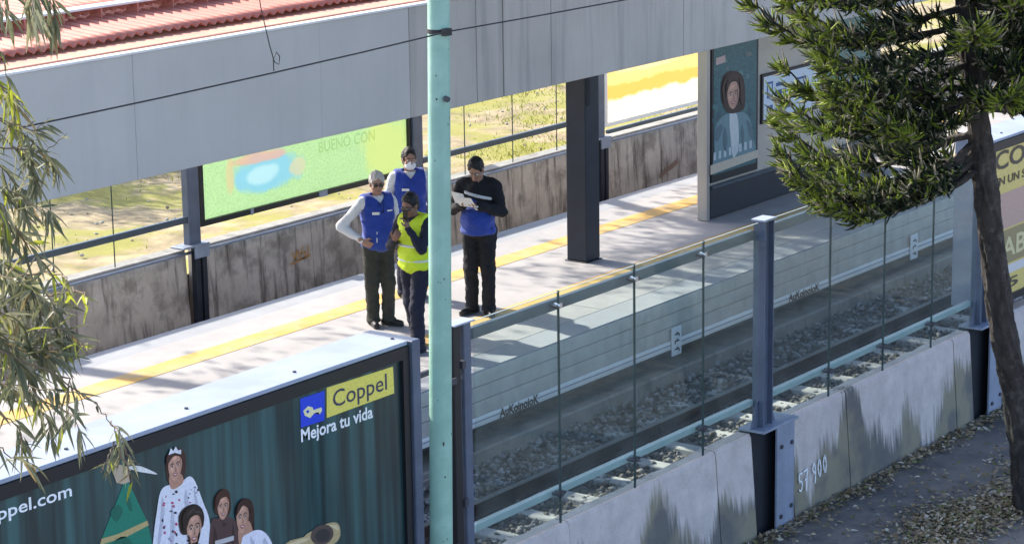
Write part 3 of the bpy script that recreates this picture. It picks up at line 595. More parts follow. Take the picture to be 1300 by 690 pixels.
# ------------------------------------------------------------------ canopy over the platform
CY0, CY1, CZ0, CZ1 = 14.90, 18.05, 2.66, 3.75
cp = empty('platform_canopy', (20, 16.47, CZ0), 'long platform canopy with grey metal fascia and red corrugated roof', 'canopy'); O = (20, 16.47, CZ0)
jn = [4, 6.2, 8.4, 10.6, 12.7, 14.82, 17.27, 18.61, 19.70, 20.16, 21.02, 23.64, 25.9, 28.2, 30.5, 32.8, 35.1, 37.4, 39.7, 42, 45, 48, 52, 56, 60]
for i, (a, b) in enumerate(zip(jn[:-1], jn[1:])):
    gap = (.0008 if a < 18 else .003) if i not in (8, 9) else .008
    y_ = CY0 + (0.0 if i % 2 else .0025)
    MB(O).box(a + gap, b - gap, y_, y_ + .05, CZ0, CZ1 - .001, .004).build('fascia_panel', 'fascia' if a < 18 else 'fascia_dirty', cp)
    MB(O).box(a + gap, b - gap, CY1 - .05, CY1, CZ0 + .002, CZ1 - .001).build('fascia_panel', 'fascia', cp)
for a in [q for q in jn[1:-1] if q > 18]: MB(O).box(a - .012, a + .012, CY0 + .03, CY0 + .055, CZ0 + .01, CZ1 - .01).build('fascia_seam', 'dark_gap', cp)
MB(O).box(4, 60, CY0 + .06, CY1 - .06, CZ0 + .05, CZ0 + .09).build('soffit', 'soffit', cp)
MB(O).box(4, 60, CY0 - .015, CY0 + .085, CZ1 + .0, CZ1 + .022, .004).build('edge_cap', 'roof_white', cp)
MB(O).box(4, 60, CY0 + .086, CY1 - .002, CZ1 - .05, CZ1 + .004).build('roof_flange', 'roof_flange', cp)
# corrugated sheets rising to a ridge, each sheet one piece
def corr_sheet(x0, x1, y0, z0, y1, z1, pitch=.118, amp=.019, th=.004):
    nx = int((x1 - x0) / pitch * 8); xs = np.linspace(x0, x1, nx + 1); ny = 5; ys = np.linspace(0, 1, ny)
    V = []
    for s_ in (0, 1):
        for t_ in ys:
            for x in xs: V.append((x, y0 + (y1 - y0) * t_, z0 + (z1 - z0) * t_ + amp * (1 + math.sin(x / pitch * 2 * math.pi)) - s_ * th))
    V = np.array(V) - np.array(O); w_ = nx + 1; Fs = []
    for s_ in (0, 1):
        for j in range(ny - 1):
            for i in range(nx):
                q = s_ * ny * w_ + j * w_ + i; f = (q, q + 1, q + w_ + 1, q + w_); Fs.append(f if s_ == 0 else f[::-1])
    for i in range(nx): Fs.append((i, ny * w_ + i, ny * w_ + i + 1, i + 1))
    o = link('corrugated_sheet', npmesh('corrugated_sheet', V, np.array(Fs), 'roof_red'), cp); return o
x = 10.0; k = 0
while x < 26:
    corr_sheet(x, x + 1.06 + .05, 15.50, CZ1 + .032 + .006 * (k % 2), 16.35, CZ1 + .10 + .006 * (k % 2)); x += 1.062; k += 1
x = 10.3; k = 0
while x < 26:
    corr_sheet(x, x + 1.06 + .05, 16.30, CZ1 + .155 + .006 * (k % 2), 17.9, CZ1 + .28 + .006 * (k % 2)); x += 1.062; k += 1
MB(O).box(12.4, 40, 16.24, 16.42, CZ1 + .212, CZ1 + .235, .006).build('ridge_flashing', 'roof_white', cp)
for a in np.arange(12.5, 26, .47): MB(O).box(a, a + .02, 16.25, 16.40, CZ1 + .10, CZ1 + .2125).build('flashing_clip', 'roof_red', cp)
MB(O).box(12.36, 12.40, 15.55, 16.42, CZ1 + .06, CZ1 + .25).build('end_trim', 'roof_red', cp)
MB(O).tube([(4, 15.08, CZ1 + .012), (60, 15.08, CZ1 + .012)], .011, 6).build('conduit', 'roof_flange', cp)

# ------------------------------------------------------------------ column and advert kiosk on the platform
X0, Y0 = 23.83, 16.41
c = empty('canopy_column', (X0 + .15, Y0 + .15, 0), 'dark blue steel column holding the canopy, mid-platform beside man reading papers', 'column'); O = (X0 + .15, Y0 + .15, 0)
MB(O).box(X0, X0 + .30, Y0, Y0 + .29, .012, CZ0 + .06, .012).build('shaft', 'column_paint', c)
MB(O).box(X0 - .02, X0 + .32, Y0 - .02, Y0 + .31, .0, .0115, .003).build('base_plate', 'column_paint', c)
MB(O).box(X0 + .02, X0 + .10, Y0 - .006, Y0 + .0, 1.92, 2.32, .002).build('access_hatch', 'dark_gap', c)
for a in (10.2, 37.5, 51.0):
    c2 = empty('canopy_column', (a + .15, Y0 + .15, 0), 'dark steel canopy column outside the view at X %d' % a if False else ('dark canopy column nearest the near end of the platform' if a < 20 else 'dark canopy column far along the platform' if a < 40 else 'dark canopy column farthest along the platform'), 'column')
    MB((a + .15, Y0 + .15, 0)).box(a, a + .30, Y0, Y0 + .29, 0, CZ0 + .06, .012).build('shaft', 'column_paint', c2)

kx0, kx1, ky0, ky1 = 26.66, 31.4, 16.46, 16.60
k_ = empty('advert_kiosk', (kx0, 16.5, 0), 'stainless steel platform kiosk with portrait poster, map board and dark base', 'kiosk'); O = (kx0, 16.5, 0)
MB(O).box(kx0 + .02, kx0 + .09, ky0 - .01, ky1 + .01, 0, CZ0 + .045, .012).build('end_post', 'stainless', k_)
MB(O).box(kx1 - .10, kx1, ky0 - .01, ky1 + .01, 0, CZ0 + .045, .012).build('end_post', 'stainless', k_)
MB(O).box(kx0 + .101, kx1 - .101, ky0 + .02, ky1 - .02, .46, CZ0 + .045).build('back_panel', 'beige_sunlit_steel', k_)
MB(O).box(kx0 + .101, kx1 - .101, ky0 - .005, ky1 + .0, .02, .42, .01).build('base', 'column_paint', k_)
MB(O).box(kx0 + .101, kx1 - .101, ky0 - .05, ky1 + .03, .421, .459, .006).build('ledge', 'steel_rail', k_)
fr = MB(O).box(kx0 + .101, 27.94, ky0 - .022, ky0 + .018, .50, 2.62, .004).build('poster_frame', 'frame_black', k_)
def kfill(parent, name, pts, lay, col, sm=0):
    Yk = ky0 - .0235 - lay * .0012; o = pxs(pts, Yk); return fill(parent, name, [tuple(q) for q in (cat(o, sm) if sm else o)], Yk, ink(col))
pf = MB(O).box(kx0 + .15, 27.89, ky0 - .0235, ky0 - .0225, .60, 2.58).build('poster', ink((.045, .13, .14), 0, .5), k_)
kfill(pf, 'printed_figure', [(907, 196), (908, 164), (916, 149), (928, 143), (945, 143), (953, 154), (957, 176), (958, 192), (932, 202), (907, 210)], 1, (.15, .25, .27), 4)
kfill(pf, 'printed_shirt', [(926, 146), (936, 146), (938, 185), (934, 197), (930, 197)], 2, (.55, .58, .56), 3)
kfill(pf, 'printed_hair', [(917, 132), (915, 110), (920, 94), (932, 90), (943, 97), (946, 118), (945, 137), (936, 143), (924, 143)], 3, (.03, .018, .018), 5)
pface(931, 121, 8.6, 16.5, (.52, .29, .21), 4, par=lambda n_, pts, col, lay, sm: kfill(pf, n_, pts, lay, col, sm))
for q in ([(919, 130), (917, 112), (921, 99), (926, 95), (921, 108), (921, 128)], [(938, 98), (944, 110), (944, 132), (940, 128), (940, 110)], [(924, 98), (932, 93), (939, 98), (937, 104), (931, 101), (926, 105)]): kfill(pf, 'printed_strand', q, 9, (.045, .025, .022), 3)
for q in ([(906, 170), (914, 158), (918, 162), (911, 180)], [(948, 152), (955, 162), (957, 180), (951, 170)], [(920, 160), (924, 176), (921, 192), (918, 180)], [(942, 158), (945, 172), (943, 188), (940, 172)]): kfill(pf, 'printed_fold', q, 3, (.09, .16, .18), 3)
for i in range(22):
    a_, b_ = random.uniform(904, 960), random.uniform(72, 150); kfill(pf, 'printed_bokeh', ell(a_, b_ - (a_ - 930) * .33, random.uniform(1.5, 4.5), random.uniform(2, 6), 9), .4 + i * .02, random.choice([(.06, .17, .17), (.035, .10, .12), (.09, .20, .19), (.13, .16, .15)]), 2)
kfill(pf, 'printed_band', [(902, 222), (962, 200), (962, 190), (902, 210)], 4, (.55, .47, .36), 0)
kfill(pf, 'printed_lettering', [(909, 83), (921, 79), (921, 70), (909, 74)], 3, (.50, .36, .34), 0)
for i in range(8): kfill(pf, 'printed_mark', [(906 + i * 6.5, 204 - i * 2.2), (909 + i * 6.5, 203 - i * 2.2), (909 + i * 6.5, 193 - i * 2.2), (906 + i * 6.5, 194 - i * 2.2)], 3, (.50, .56, .56), 0)
MB(O).box(28.06, 29.6, ky0 - .012, ky0 + .018, 1.09, 1.76, .004).build('map_frame', 'frame_black', k_)
bd = MB(O).box(28.10, 29.56, ky0 - .0135, ky0 - .0125, 1.14, 1.72).build('map_board', ink((.62, .68, .72)), k_)
for i, (a, z, w2, h2) in enumerate([(28.18, 1.42, .16, .22), (28.40, 1.44, .3, .06), (28.42, 1.55, .25, .05), (28.18, 1.22, .16, .10), (28.42, 1.21, .18, .08), (28.68, 1.22, .18, .08), (28.95, 1.3, .3, .3)]):
    for lay, (q, cl) in enumerate(((0, (.03, .10, .28)), (.03, (.55, .62, .68)))):
        if lay and i not in (0, 6): continue
        fill(bd, 'printed_icon', [(a + q, z + q), (a + w2 - q, z + q), (a + w2 - q, z + h2 - q), (a + q, z + h2 - q)], ky0 - .0145 - lay * .0012, ink(cl))
MB(O).box(29.75, 31.25, ky0 - .012, ky0 + .018, .60, 2.5, .004).build('poster_frame', 'frame_black', k_)
MB(O).box(29.82, 31.18, ky0 - .0135, ky0 - .0125, .68, 2.42).build('poster', ink((.12, .22, .2), 0, .4), k_)

# ------------------------------------------------------------------ far fence
fposts = [12.75, 17.3, 21.88, 26.42, 30.97, 35.5, 40.05, 44.6, 49.1, 53.6]
bay_lab = ['stained far wall nearest the left edge', 'streaked far wall behind the left foliage, under clear glass', 'streaked far wall below the bright green advert', 'patchy far wall behind man reading papers', 'streaked far wall right of the column, under orange advert', 'far wall behind the kiosk', 'far wall beyond the kiosk, behind the conifer', 'far wall second beyond the kiosk', 'far wall at distant end']
def far_panel_bay(i):
    x0, x1 = fposts[i], fposts[i + 1]
    wl = empty('concrete_wall', (x0, FF, -1.0), bay_lab[i], 'wall', 'walls of the far fence'); O = (x0, FF, -1.0)
    xs = np.linspace(x0 + .13, x1 - .13, 3)
    for a, b in zip(xs[:-1], xs[1:]):
        nx = int((b - a) / .15); V = []; Fs = []; XX = np.linspace(a + .006, b - .006, nx + 1); ZZ = np.linspace(-1.06, -.04, 8)
        for x in XX:
            for z in ZZ: V.append((x, FF - .05 * (1 - (z + 1.06)) + random.uniform(-.004, .004), z))
            V.append((x, FF + .22, -.04)); V.append((x, FF + .22, -1.06))
        for q in range(nx):
            for j in range(10): Fs.append((q * 10 + j, (q + 1) * 10 + j, (q + 1) * 10 + (j + 1) % 10, q * 10 + (j + 1) % 10))
        Fs += [tuple(range(10)), tuple(nx * 10 + j for j in range(9, -1, -1))]
        MB(O).add(V, Fs).build('wall_panel', 'far_concrete', wl)
    MB(O).box(x0 + .13, x1 - .13, FF + .0, FF + .24, -.038, .0, .012).build('coping', 'coping', wl)
    MB(O).tube([(x0 + .0, FF - .07, -.03), (x0 + 1.5, FF - .075, -.034), (x1 + .0, FF - .07, -.03)], .020, 8).build('conduit', 'steel_plate', wl, smooth=True)
    return wl
FW = [far_panel_bay(i) for i in range(len(fposts) - 1)]
# orange scrawl on the wall below the green advert, broken render patch farther on
sc = MB((23.6, FF - .07, -.5))
for ln in ([(23.70, -.40), (23.75, -.50), (23.80, -.38), (23.84, -.52)], [(23.90, -.36), (23.86, -.45), (23.96, -.43), (23.93, -.52), (23.86, -.50)], [(24.02, -.36), (24.0, -.52)], [(23.66, -.55), (24.05, -.49)]):
    stroke(sc, ln, .022, lambda z: FF - .062)
sc.build('scrawl', ink((.55, .26, .06)), FW[2])
MB((33.2, FF, -.9)).add([(32.66, FF - .062, -.80), (32.80, FF - .062, -.72), (32.97, FF - .062, -.70), (33.20, FF - .062, -.62), (33.22, FF - .062, -.70), (33.05, FF - .062, -.76), (32.86, FF - .062, -.80), (32.70, FF - .062, -.87)], [(0, 1, 2, 3, 4, 5, 6, 7)]).build('exposed_brick_patch', ink((.26, .18, .14), 0, .4), FW[4])
for i, X in enumerate(fposts):
    lab = {2: 'dark steel far-fence post left of the bright green advert', 3: 'dark steel far-fence post right of the green advert, behind masked worker', 4: 'dark steel far-fence post just right of the platform column'}.get(i, ['far-fence steel post out at the left, first', 'far-fence steel post behind the left foliage', '', '', '', 'far-fence steel post behind the kiosk', 'far-fence steel post beyond the kiosk', 'far-fence steel post second beyond the kiosk', 'far-fence steel post third beyond the kiosk', 'far-fence steel post at the distant end'][i])
    p = empty('fence_post', (X, FF, -1.0), lab, 'post', 'steel posts of the far fence'); O = (X, FF, -1.0)
    MB(O).box(X - .16, X + .05, FF - .11, FF + .0, .05, 2.0, .008).build('shaft', 'steel_blue', p)
    MB(O).box(X + .051, X + .075, FF - .06, FF - .02, .05, 2.0).build('edge_strip', 'chrome', p)
    MB(O).box(X - .10, X - .01, FF - .14, FF - .06, -1.05, .049, .006).box(X + .03, X + .11, FF - .14, FF - .06, -1.05, .049, .006).build('pier', 'column_paint', p)
    MB(O).box(X - .009, X + .029, FF - .10, FF - .05, -1.05, .045).build('pier_web', 'steel_rail', p)
    MB(O).box(X - .34, X + .14, FF - .17, FF + .06, .0495, .075, .004).build('bracket', 'steel_plate', p)
    MB(O).box(X - .13, X + .13, FF - .172, FF - .15, -.10, .049, .003).build('bracket_front', 'steel_plate', p)
def far_glass(i, joints, lab):
    x0, x1 = fposts[i] + .08, fposts[i + 1] - .13
    f = empty('glass_fence', (x0, FF, 0), lab, 'fence', 'glazed bays of the far fence'); O = (x0, FF, 0)
    MB(O).box(x0, x1, FF - .09, FF - .03, .36, .44, .006).build('bottom_rail', 'steel_rail', f)
    MB(O).box(x0, x1, FF - .09, FF - .03, 1.84, 1.92, .006).build('top_rail', 'steel_rail', f)
    ed = [x0] + joints + [x1]
    for a, b in zip(ed[:-1], ed[1:]): MB(O).box(a + .006, b - .006, FF - .02, FF - .012, .02, 2.0).build('pane', 'glass_far', f)
    for j in joints: MB(O).box(j - .005, j + .005, FF - .022, FF - .010, .02, 2.0).build('joint_strip', 'glass_edge', f)
far_glass(0, [14, 15.1, 16.2], 'far glass fence bay at the left edge'); far_glass(1, [18.4, 19.5, 20.5], 'clear far glass fence bay left of the green advert, behind foliage')
far_glass(3, [27.55, 28.72, 29.85], 'clear far glass fence bay with grass behind, above man reading papers')
for i in (5, 6, 7, 8): far_glass(i, [fposts[i] + 1.15, fposts[i] + 2.27, fposts[i] + 3.4], ['far glass fence bay behind the kiosk', 'far glass fence bay beyond the kiosk', 'far glass fence bay second beyond the kiosk', 'far glass fence bay at the distant end'][i - 5])

def far_advert(x0, x1, z0, z1, lab, col, fr_m='frame_black', fw=.07):
    a = empty('billboard', (x0, FF, z0), lab, 'billboard', 'sunlit advert panels on the far fence'); O = (x0, FF, z0)
    for (xa, xb, za, zb) in ((x0, x1, z0, z0 + fw), (x0, x1, z1 - fw, z1), (x0, x0 + fw, z0 + fw + .0002, z1 - fw - .0002), (x1 - fw, x1, z0 + fw + .0002, z1 - fw - .0002)):
        MB(O).box(xa, xb, FF - .075, FF - .005, za, zb).build('frame', fr_m, a)
    pst = MB(O).box(x0 + fw + .0005, x1 - fw - .0005, FF - .03, FF - .026, z0 + fw + .0005, z1 - fw - .0005).build('poster', ink(col, .62, .18), a)
    return a, pst
ga, gp = far_advert(21.98, 26.27, .26, 2.0, 'bright green sunlit advert panel on the far fence, behind the man with hand on hip', (.50, .64, .44))
def gfill(pts, col, lay=1, sm=4):
    Yk = FF - .0305 - lay * .0012; o = pxs(pts, Yk); return fill(gp, 'printed_shape', [tuple(q) for q in (cat(o, sm) if sm else o)], Yk, ink(col, .62, .2))
def print_nodes(ob, blobs, bands=None):
    """one translucent sheet whose ink is procedural: soft blobs (centre x,z, radii, colour) or wavy bands by height"""
    m = ob.data.materials[0].copy(); ob.data.materials[0] = m; t = m.node_tree; L = t.links; b_ = t.nodes['Principled BSDF']; tr = [q for q in t.nodes if q.type == 'BSDF_TRANSLUCENT'][0]
    cur = b_.inputs['Base Color'].links[0].from_socket; g_ = nd(t, 'ShaderNodeNewGeometry'); sp_ = nd(t, 'ShaderNodeSeparateXYZ'); L.new(g_.outputs['Position'], sp_.inputs[0])
    nz = nd(t, 'ShaderNodeTexNoise', Scale=3.2, Detail=5.0); L.new(g_.outputs['Position'], nz.inputs['Vector'])
    def mth(op, a_, b2_):
        n_ = nd(t, 'ShaderNodeMath', operation=op)
        for i_, q in enumerate((a_, b2_)):
            if isinstance(q, (int, float)): n_.inputs[i_].default_value = q
            else: L.new(q, n_.inputs[i_])
        return n_.outputs[0]
    def mix(f_, colr):
        nonlocal cur
        mx = nd(t, 'ShaderNodeMix', data_type='RGBA'); mx.inputs[7].default_value = list(colr) + [1]; L.new(f_, mx.inputs[0]); L.new(cur, mx.inputs[6]); cur = mx.outputs[2]
    def ramp(v, lo, hi, top):
        r_ = nd(t, 'ShaderNodeMapRange'); r_.inputs[1].default_value = lo; r_.inputs[2].default_value = hi; r_.inputs[3].default_value = top; r_.inputs[4].default_value = 0.0; L.new(v, r_.inputs[0]); return r_.outputs[0]
    for (x_, z_, rx, rz_, colr, top) in blobs:
        d_ = mth('ADD', mth('POWER', mth('ABSOLUTE', mth('DIVIDE', mth('SUBTRACT', sp_.outputs[0], x_), rx), 0), 2.0), mth('POWER', mth('ABSOLUTE', mth('DIVIDE', mth('SUBTRACT', sp_.outputs[2], z_), rz_), 0), 2.0))
        d_ = mth('ADD', d_, mth('MULTIPLY', mth('SUBTRACT', nz.outputs[0], .5), 2.6)); mix(ramp(d_, .55, 1.25, top), colr)
    for (z_, colr) in (bands or []):
        v_ = mth('ADD', mth('SUBTRACT', sp_.outputs[2], z_), mth('MULTIPLY', mth('SUBTRACT', nz.outputs[0], .5), .22)); mix(ramp(v_, -.02, .03, 1.0), colr)
    L.new(cur, b_.inputs['Base Color']); L.new(cur, tr.inputs[0])
cB, cP, cP2, cC, cY = (aty(*q, FF - .03) for q in ((340, 217), (330, 200), (292, 228), (378, 210), (488, 186)))
print_nodes(gp, [(cY[0], cY[1], .55, .5, (.60, .66, .36), .8), (cB[0], cB[1], .70, .24, (.36, .58, .66), .95), (cB[0] - .1, cB[1] - .02, .3, .12, (.55, .68, .70), .7), (cP[0], cP[1], .55, .07, (.66, .48, .42), .75), (cP2[0], cP2[1], .08, .25, (.62, .56, .40), .7), (cC[0], cC[1], .16, .12, (.64, .60, .44), .7)])
a = aty(405, 196, FF - .036); b2 = aty(476, 176, FF - .036)
text_on(gp, 'printed_lettering', 'BUENO CON', a[0], a[1] + .02, b2[0], .15, FF - .0365, glass_mat('faint_ink', (.80, .84, .74), 0.0), bold=.02, slope=.0)
MB((23.9, FF, .2)).box(24.25, 24.42, FF - .085, FF - .0755, .255, .335).build('frame_joint', 'steel_plate', ga)
MB((23.9, FF, .2)).box(22.9, 22.95, FF - .085, FF - .0755, .255, .335).build('frame_joint', 'steel_plate', ga)
oa, op = far_advert(31.1, 35.3, .20, 2.0, 'yellow and orange sunlit advert panel on the far fence, right of the column', (.82, .72, .40), 'white_paint', .05)
print_nodes(op, [(32.3, 1.02, 1.0, .06, (.84, .78, .58), .6)], [(.82, (.82, .60, .26)), (.60, (.80, .77, .68))])
MB((31.1, FF, .1)).box(31.15, 35.3, FF - .09, FF - .03, .09, .15, .006).build('rail', 'steel_rail', oa)

# ------------------------------------------------------------------ green pole and cables
PX, PYP = 13.20, 10.4
gp_ = empty('lamp_pole', (PX, PYP, GZ), 'tall mint green steel pole in front of the fence', 'pole'); O = (PX, PYP, GZ)
MB(O).tube([(PX + .027 * z, PYP, z) for z in (GZ, 0, 2, 4, 6, 9)], [.086, .085, .082, .079, .076, .07], 24).build('shaft', 'green_pole', gp_, smooth=True)
MB(O).tube([(PX + .027 * 4.42, PYP, 4.40), (PX + .027 * 4.42, PYP, 4.43)], .083, 20).box(PX + .05, PX + .12, PYP - .115, PYP - .078, 4.39, 4.44).build('cable_clamp', 'cable', gp_)
chips = MB(O)
for i in range(45):
    z = random.uniform(.6, 4.6); th = random.uniform(-2.9, -.2); r = .0868 - .0016 * (z + 1) * 1.0; s_ = random.uniform(.003, .009) * random.choice([.5, .6, 1])
    ct = Vector((PX + .027 * z + math.cos(th) * (r + .0015), PYP + math.sin(th) * (r + .0015), z)); tx = Vector((-math.sin(th), math.cos(th), 0)); hh = random.uniform(.8, 3)
    chips.add([tuple(ct + tx * s_ * math.cos(a) + Vector((0, 0, s_ * hh * math.sin(a)))) for a in np.linspace(0, 6.28, 6, endpoint=False)], [(0, 1, 2, 3, 4, 5)])
struct(chips.build('paint_chips', 'rust_chip', gp_), 'stuff')
MB(O).tube([(PX + .08, PYP - .08, 3.95), (PX + .06, PYP - .11, 3.95)], .022, 8).build('bolt', 'bolt', gp_)
def cable(pts, r, lab):
    P = []
    for a, b in zip(pts[:-1], pts[1:]):
        for t_ in np.linspace(0, 1, 12, endpoint=False): P.append((a[0] + (b[0] - a[0]) * t_, a[1] + (b[1] - a[1]) * t_, a[2] + (b[2] - a[2]) * t_ - .10 * 4 * t_ * (1 - t_) * (1 if abs(b[0] - a[0]) > 3 else .2)))
    P.append(pts[-1]); o = MB(pts[0]).tube(P, r, 6).build('overhead_cable', 'cable', None, smooth=True); return tag(o, lab, 'cable')
cable([(2, 10.36, 4.40), (PX + .10, 10.29, 4.42), (27.0, 10.2, 4.72)], .0058, 'thin black cable strung along the fascia, clamped to the green pole')
a = atd(309, -30, 17.5); 
o = MB((11.4, 10.25, 4.3)).tube([(11.26, 10.25, 5.3), (11.33, 10.25, 4.8), (11.40, 10.25, 4.55), (11.44, 10.25, 4.44), (11.48, 10.25, 4.42), (11.49, 10.25, 4.47), (11.46, 10.25, 4.50), (11.43, 10.25, 4.46), (11.43, 10.25, 4.385)], .0035, 6).build('hanging_wire', 'cable', None, smooth=True)
tag(o, 'thin wire looping down onto the black cable before the fascia', 'cable')
# ------------------------------------------------------------------ vegetation
def leaf_cloud(name, P, D, N, L, W, mats, mi, fold=.25, curl=.3):
    """lanceolate leaves: base P, direction D, side normal N, length L, width W -> one mesh (6 verts x 2 sides)"""
    n = len(P); D = D / np.linalg.norm(D, axis=1, keepdims=True)
    S = np.cross(D, N); S /= (np.linalg.norm(S, axis=1, keepdims=True) + 1e-9); U = np.cross(S, D)
    def pt(t, s_, u): return P + D * (L * t)[:, None] + S * (W * s_)[:, None] + U * (W * u)[:, None] + np.array([0, 0, -1.0]) * (L * curl * t * t)[:, None]
    o = np.ones(n)
    V = np.stack([pt(0 * o, 0 * o, 0 * o), pt(.3 * o, -.5 * o, fold * o), pt(.3 * o, 0 * o, 0 * o), pt(.3 * o, .5 * o, fold * o), pt(.68 * o, -.36 * o, fold * o), pt(.68 * o, 0 * o, 0 * o), pt(.68 * o, .36 * o, fold * o), pt(o, 0 * o, 0 * o)], 1)
    f = np.array([[0, 2, 1], [0, 3, 2], [1, 2, 5], [1, 5, 4], [2, 3, 6], [2, 6, 5], [4, 5, 7], [5, 6, 7]])
    Fa = (f[None] + (np.arange(n) * 8)[:, None, None]).reshape(-1, 3)
    return npmesh(name, V.reshape(-1, 3), Fa, mats, np.repeat(mi, 8), smooth=False)

# --- narrow-leaved tree whose branches hang in from the left
lt = empty('narrow_leaved_tree', (4.6, 9.6, GZ), 'narrow-leaved tree reaching in from the left edge, leaves grey-green, some painted sunlit lime', 'tree'); O = (4.6, 9.6, GZ)
MB(O).tube([(4.6, 9.6, -1.0), (4.65, 9.55, 1.5), (4.8, 9.5, 3.5), (5.1, 9.4, 5.5), (5.3, 9.3, 7.0), (5.3, 9.2, 8.5)], [.26, .21, .18, .15, .11, .06], 12).build('trunk', 'bark_pale', lt, smooth=True)
wood = MB(O); LP, LD, LN, LL, LW, LM = [], [], [], [], [], []
def spray(px_pts, D0, D1, nleaf, droop=.5, lime=0.0, size=.115, spread=1.0, grey=.6, dry=.05, rad=.005):
    """a hanging twig through image points at a distance D0..D1, clothed with leaves"""
    pts = [atd(q[0], q[1], D0 + (D1 - D0) * i / (len(px_pts) - 1)) for i, q in enumerate(px_pts)]
    P = np.array(pts); seg = []
    for a, b in zip(P[:-1], P[1:]): seg += [a + (b - a) * t_ for t_ in np.linspace(0, 1, 6, endpoint=False)]
    seg.append(P[-1]); seg = np.array(seg) + RNG.normal(0, .004, (len(seg), 3))
    wood.tube([tuple(q) for q in seg], list(np.linspace(rad, .0015, len(seg))), 5)
    for i in range(nleaf):
        t_ = RNG.uniform(.05, 1) ** .8; q = seg[int(t_ * (len(seg) - 1))]
        d = seg[min(int(t_ * (len(seg) - 1)) + 1, len(seg) - 1)] - seg[max(int(t_ * (len(seg) - 1)) - 1, 0)]; d = d / (np.linalg.norm(d) + 1e-9)
        v = d * .5 + RNG.normal(0, .55, 3) * spread + np.array([0, 0, -droop])
        LP.append(q + RNG.normal(0, .006, 3)); LD.append(v); LN.append(RNG.normal(0, 1, 3)); LL.append(size * RNG.uniform(.6, 1.25)); LW.append(size * RNG.uniform(.11, .17))
        u = RNG.uniform(); LM.append(2 if u < lime else 3 if u < lime + dry else (0 if RNG.uniform() < grey else 1))
D = 11.0
sp = [([(-80, -60), (-20, -30), (30, 5), (52, 25)], 26, .9, 0, .13), ([(-60, -70), (20, -40), (62, -5), (72, 28)], 26, 1.0, 0, .13), ([(-60, -30), (-10, 0), (16, 20)], 16, .8, 0, .13), ([(-60, -70), (10, -50), (45, -10), (40, 22)], 18, .9, 0, .13),
      ([(-90, 20), (-30, 40), (5, 70), (12, 130)], 22, .5, .75, .11), ([(-80, 60), (-20, 90), (18, 120), (20, 170)], 24, .6, .7, .11), ([(-60, 90), (0, 110), (28, 130), (36, 150)], 12, .4, .6, .10),
      ([(-90, 110), (-20, 140), (30, 170), (62, 200), (74, 215)], 34, .5, .04, .12), ([(-80, 140), (0, 170), (40, 205), (52, 240)], 38, .6, .03, .12), ([(-90, 170), (-10, 200), (25, 240), (40, 290)], 44, .6, .03, .12), ([(-80, 210), (0, 235), (45, 260), (70, 280)], 34, .5, .03, .115),
      ([(-90, 190), (-30, 230), (5, 260), (12, 320)], 44, .7, .03, .125), ([(-80, 240), (-10, 270), (20, 290), (52, 330)], 36, .6, .08, .12), ([(-60, 130), (0, 150), (44, 168), (62, 150)], 16, .1, .0, .10), ([(-60, 180), (20, 190), (58, 192), (84, 172)], 14, .0, .0, .09),
      ([(-90, 300), (-20, 320), (25, 345), (50, 380)], 52, .4, .05, .13), ([(-90, 330), (-10, 345), (40, 365), (80, 395)], 58, .35, .05, .13), ([(-90, 350), (-10, 375), (50, 395), (92, 430)], 64, .3, .05, .13), ([(-80, 380), (0, 395), (45, 420), (85, 440)], 64, .3, .03, .13), ([(-80, 400), (-5, 425), (40, 440), (70, 455)], 54, .3, .03, .13), ([(-90, 360), (-30, 400), (10, 440), (30, 475)], 54, .4, .02, .13), ([(-80, 420), (-20, 440), (20, 460), (50, 480)], 44, .3, .02, .13),
      ([(20, 350), (60, 345), (84, 352), (84, 372)], 9, .5, .7, .10), ([(60, 375), (90, 368), (108, 372), (113, 392)], 9, .7, .95, .09), ([(50, 420), (82, 415), (100, 436), (112, 438)], 10, .4, .7, .09), ([(50, 400), (75, 385), (78, 400), (74, 430)], 10, .4, .1, .09),
      ([(-60, 470), (10, 490), (45, 500), (70, 520)], 22, .8, .1, .12), ([(-40, 480), (30, 490), (75, 495), (105, 500)], 16, .6, .1, .11), ([(-60, 490), (0, 520), (25, 545), (30, 575)], 22, .8, .02, .115), ([(-30, 500), (40, 510), (60, 530), (66, 560)], 14, .9, .05, .12), ([(10, 500), (75, 515), (95, 530), (100, 560)], 14, .8, .03, .115), ([(-60, 530), (-10, 560), (15, 580), (40, 585)], 16, .4, .02, .11), ([(60, 470), (88, 480), (86, 520), (78, 550)], 9, .8, .1, .12),
      ([(-60, 420), (60, 470), (120, 510), (140, 535), (152, 560)], 3, .5, .05, .1), ([(140, 535), (150, 545), (154, 570), (150, 595)], 14, .7, .12, .11), ([(150, 560), (165, 582), (178, 588)], 5, .4, .15, .09), ([(145, 560), (135, 585), (128, 600)], 5, .6, .1, .09), ([(152, 570), (165, 600), (170, 612)], 4, .5, .2, .08)]
for pts, nl, dr, lime, sz in sp: spray(pts, D + RNG.uniform(-.5, .5), D + RNG.uniform(-.4, .4), int(nl * 1.3), dr, lime, sz * 1.1)
for a, b, r in (((5.0, 9.45, 5.0), (6.3, 8.6, 5.1), .04), ((4.8, 9.5, 3.4), (6.3, 8.7, 4.1), .035), ((5.1, 9.4, 5.6), (6.4, 8.7, 5.7), .04), ((4.75, 9.5, 3.0), (6.2, 8.8, 3.7), .03)):
    wood.tube([a, tuple((np.array(a) + np.array(b)) / 2 + np.array([0, 0, .12])), b], [r, r * .7, r * .35], 7)
struct(wood.build('branches', 'twig', lt, smooth=True), 'stuff')
me = leaf_cloud('foliage', np.array(LP) - np.array(O), np.array(LD), np.array(LN), np.array(LL), np.array(LW), ['leaf_grey', 'leaf_pale', 'leaf_lime_lit', 'leaf_dry'], np.array(LM), .25, .25)
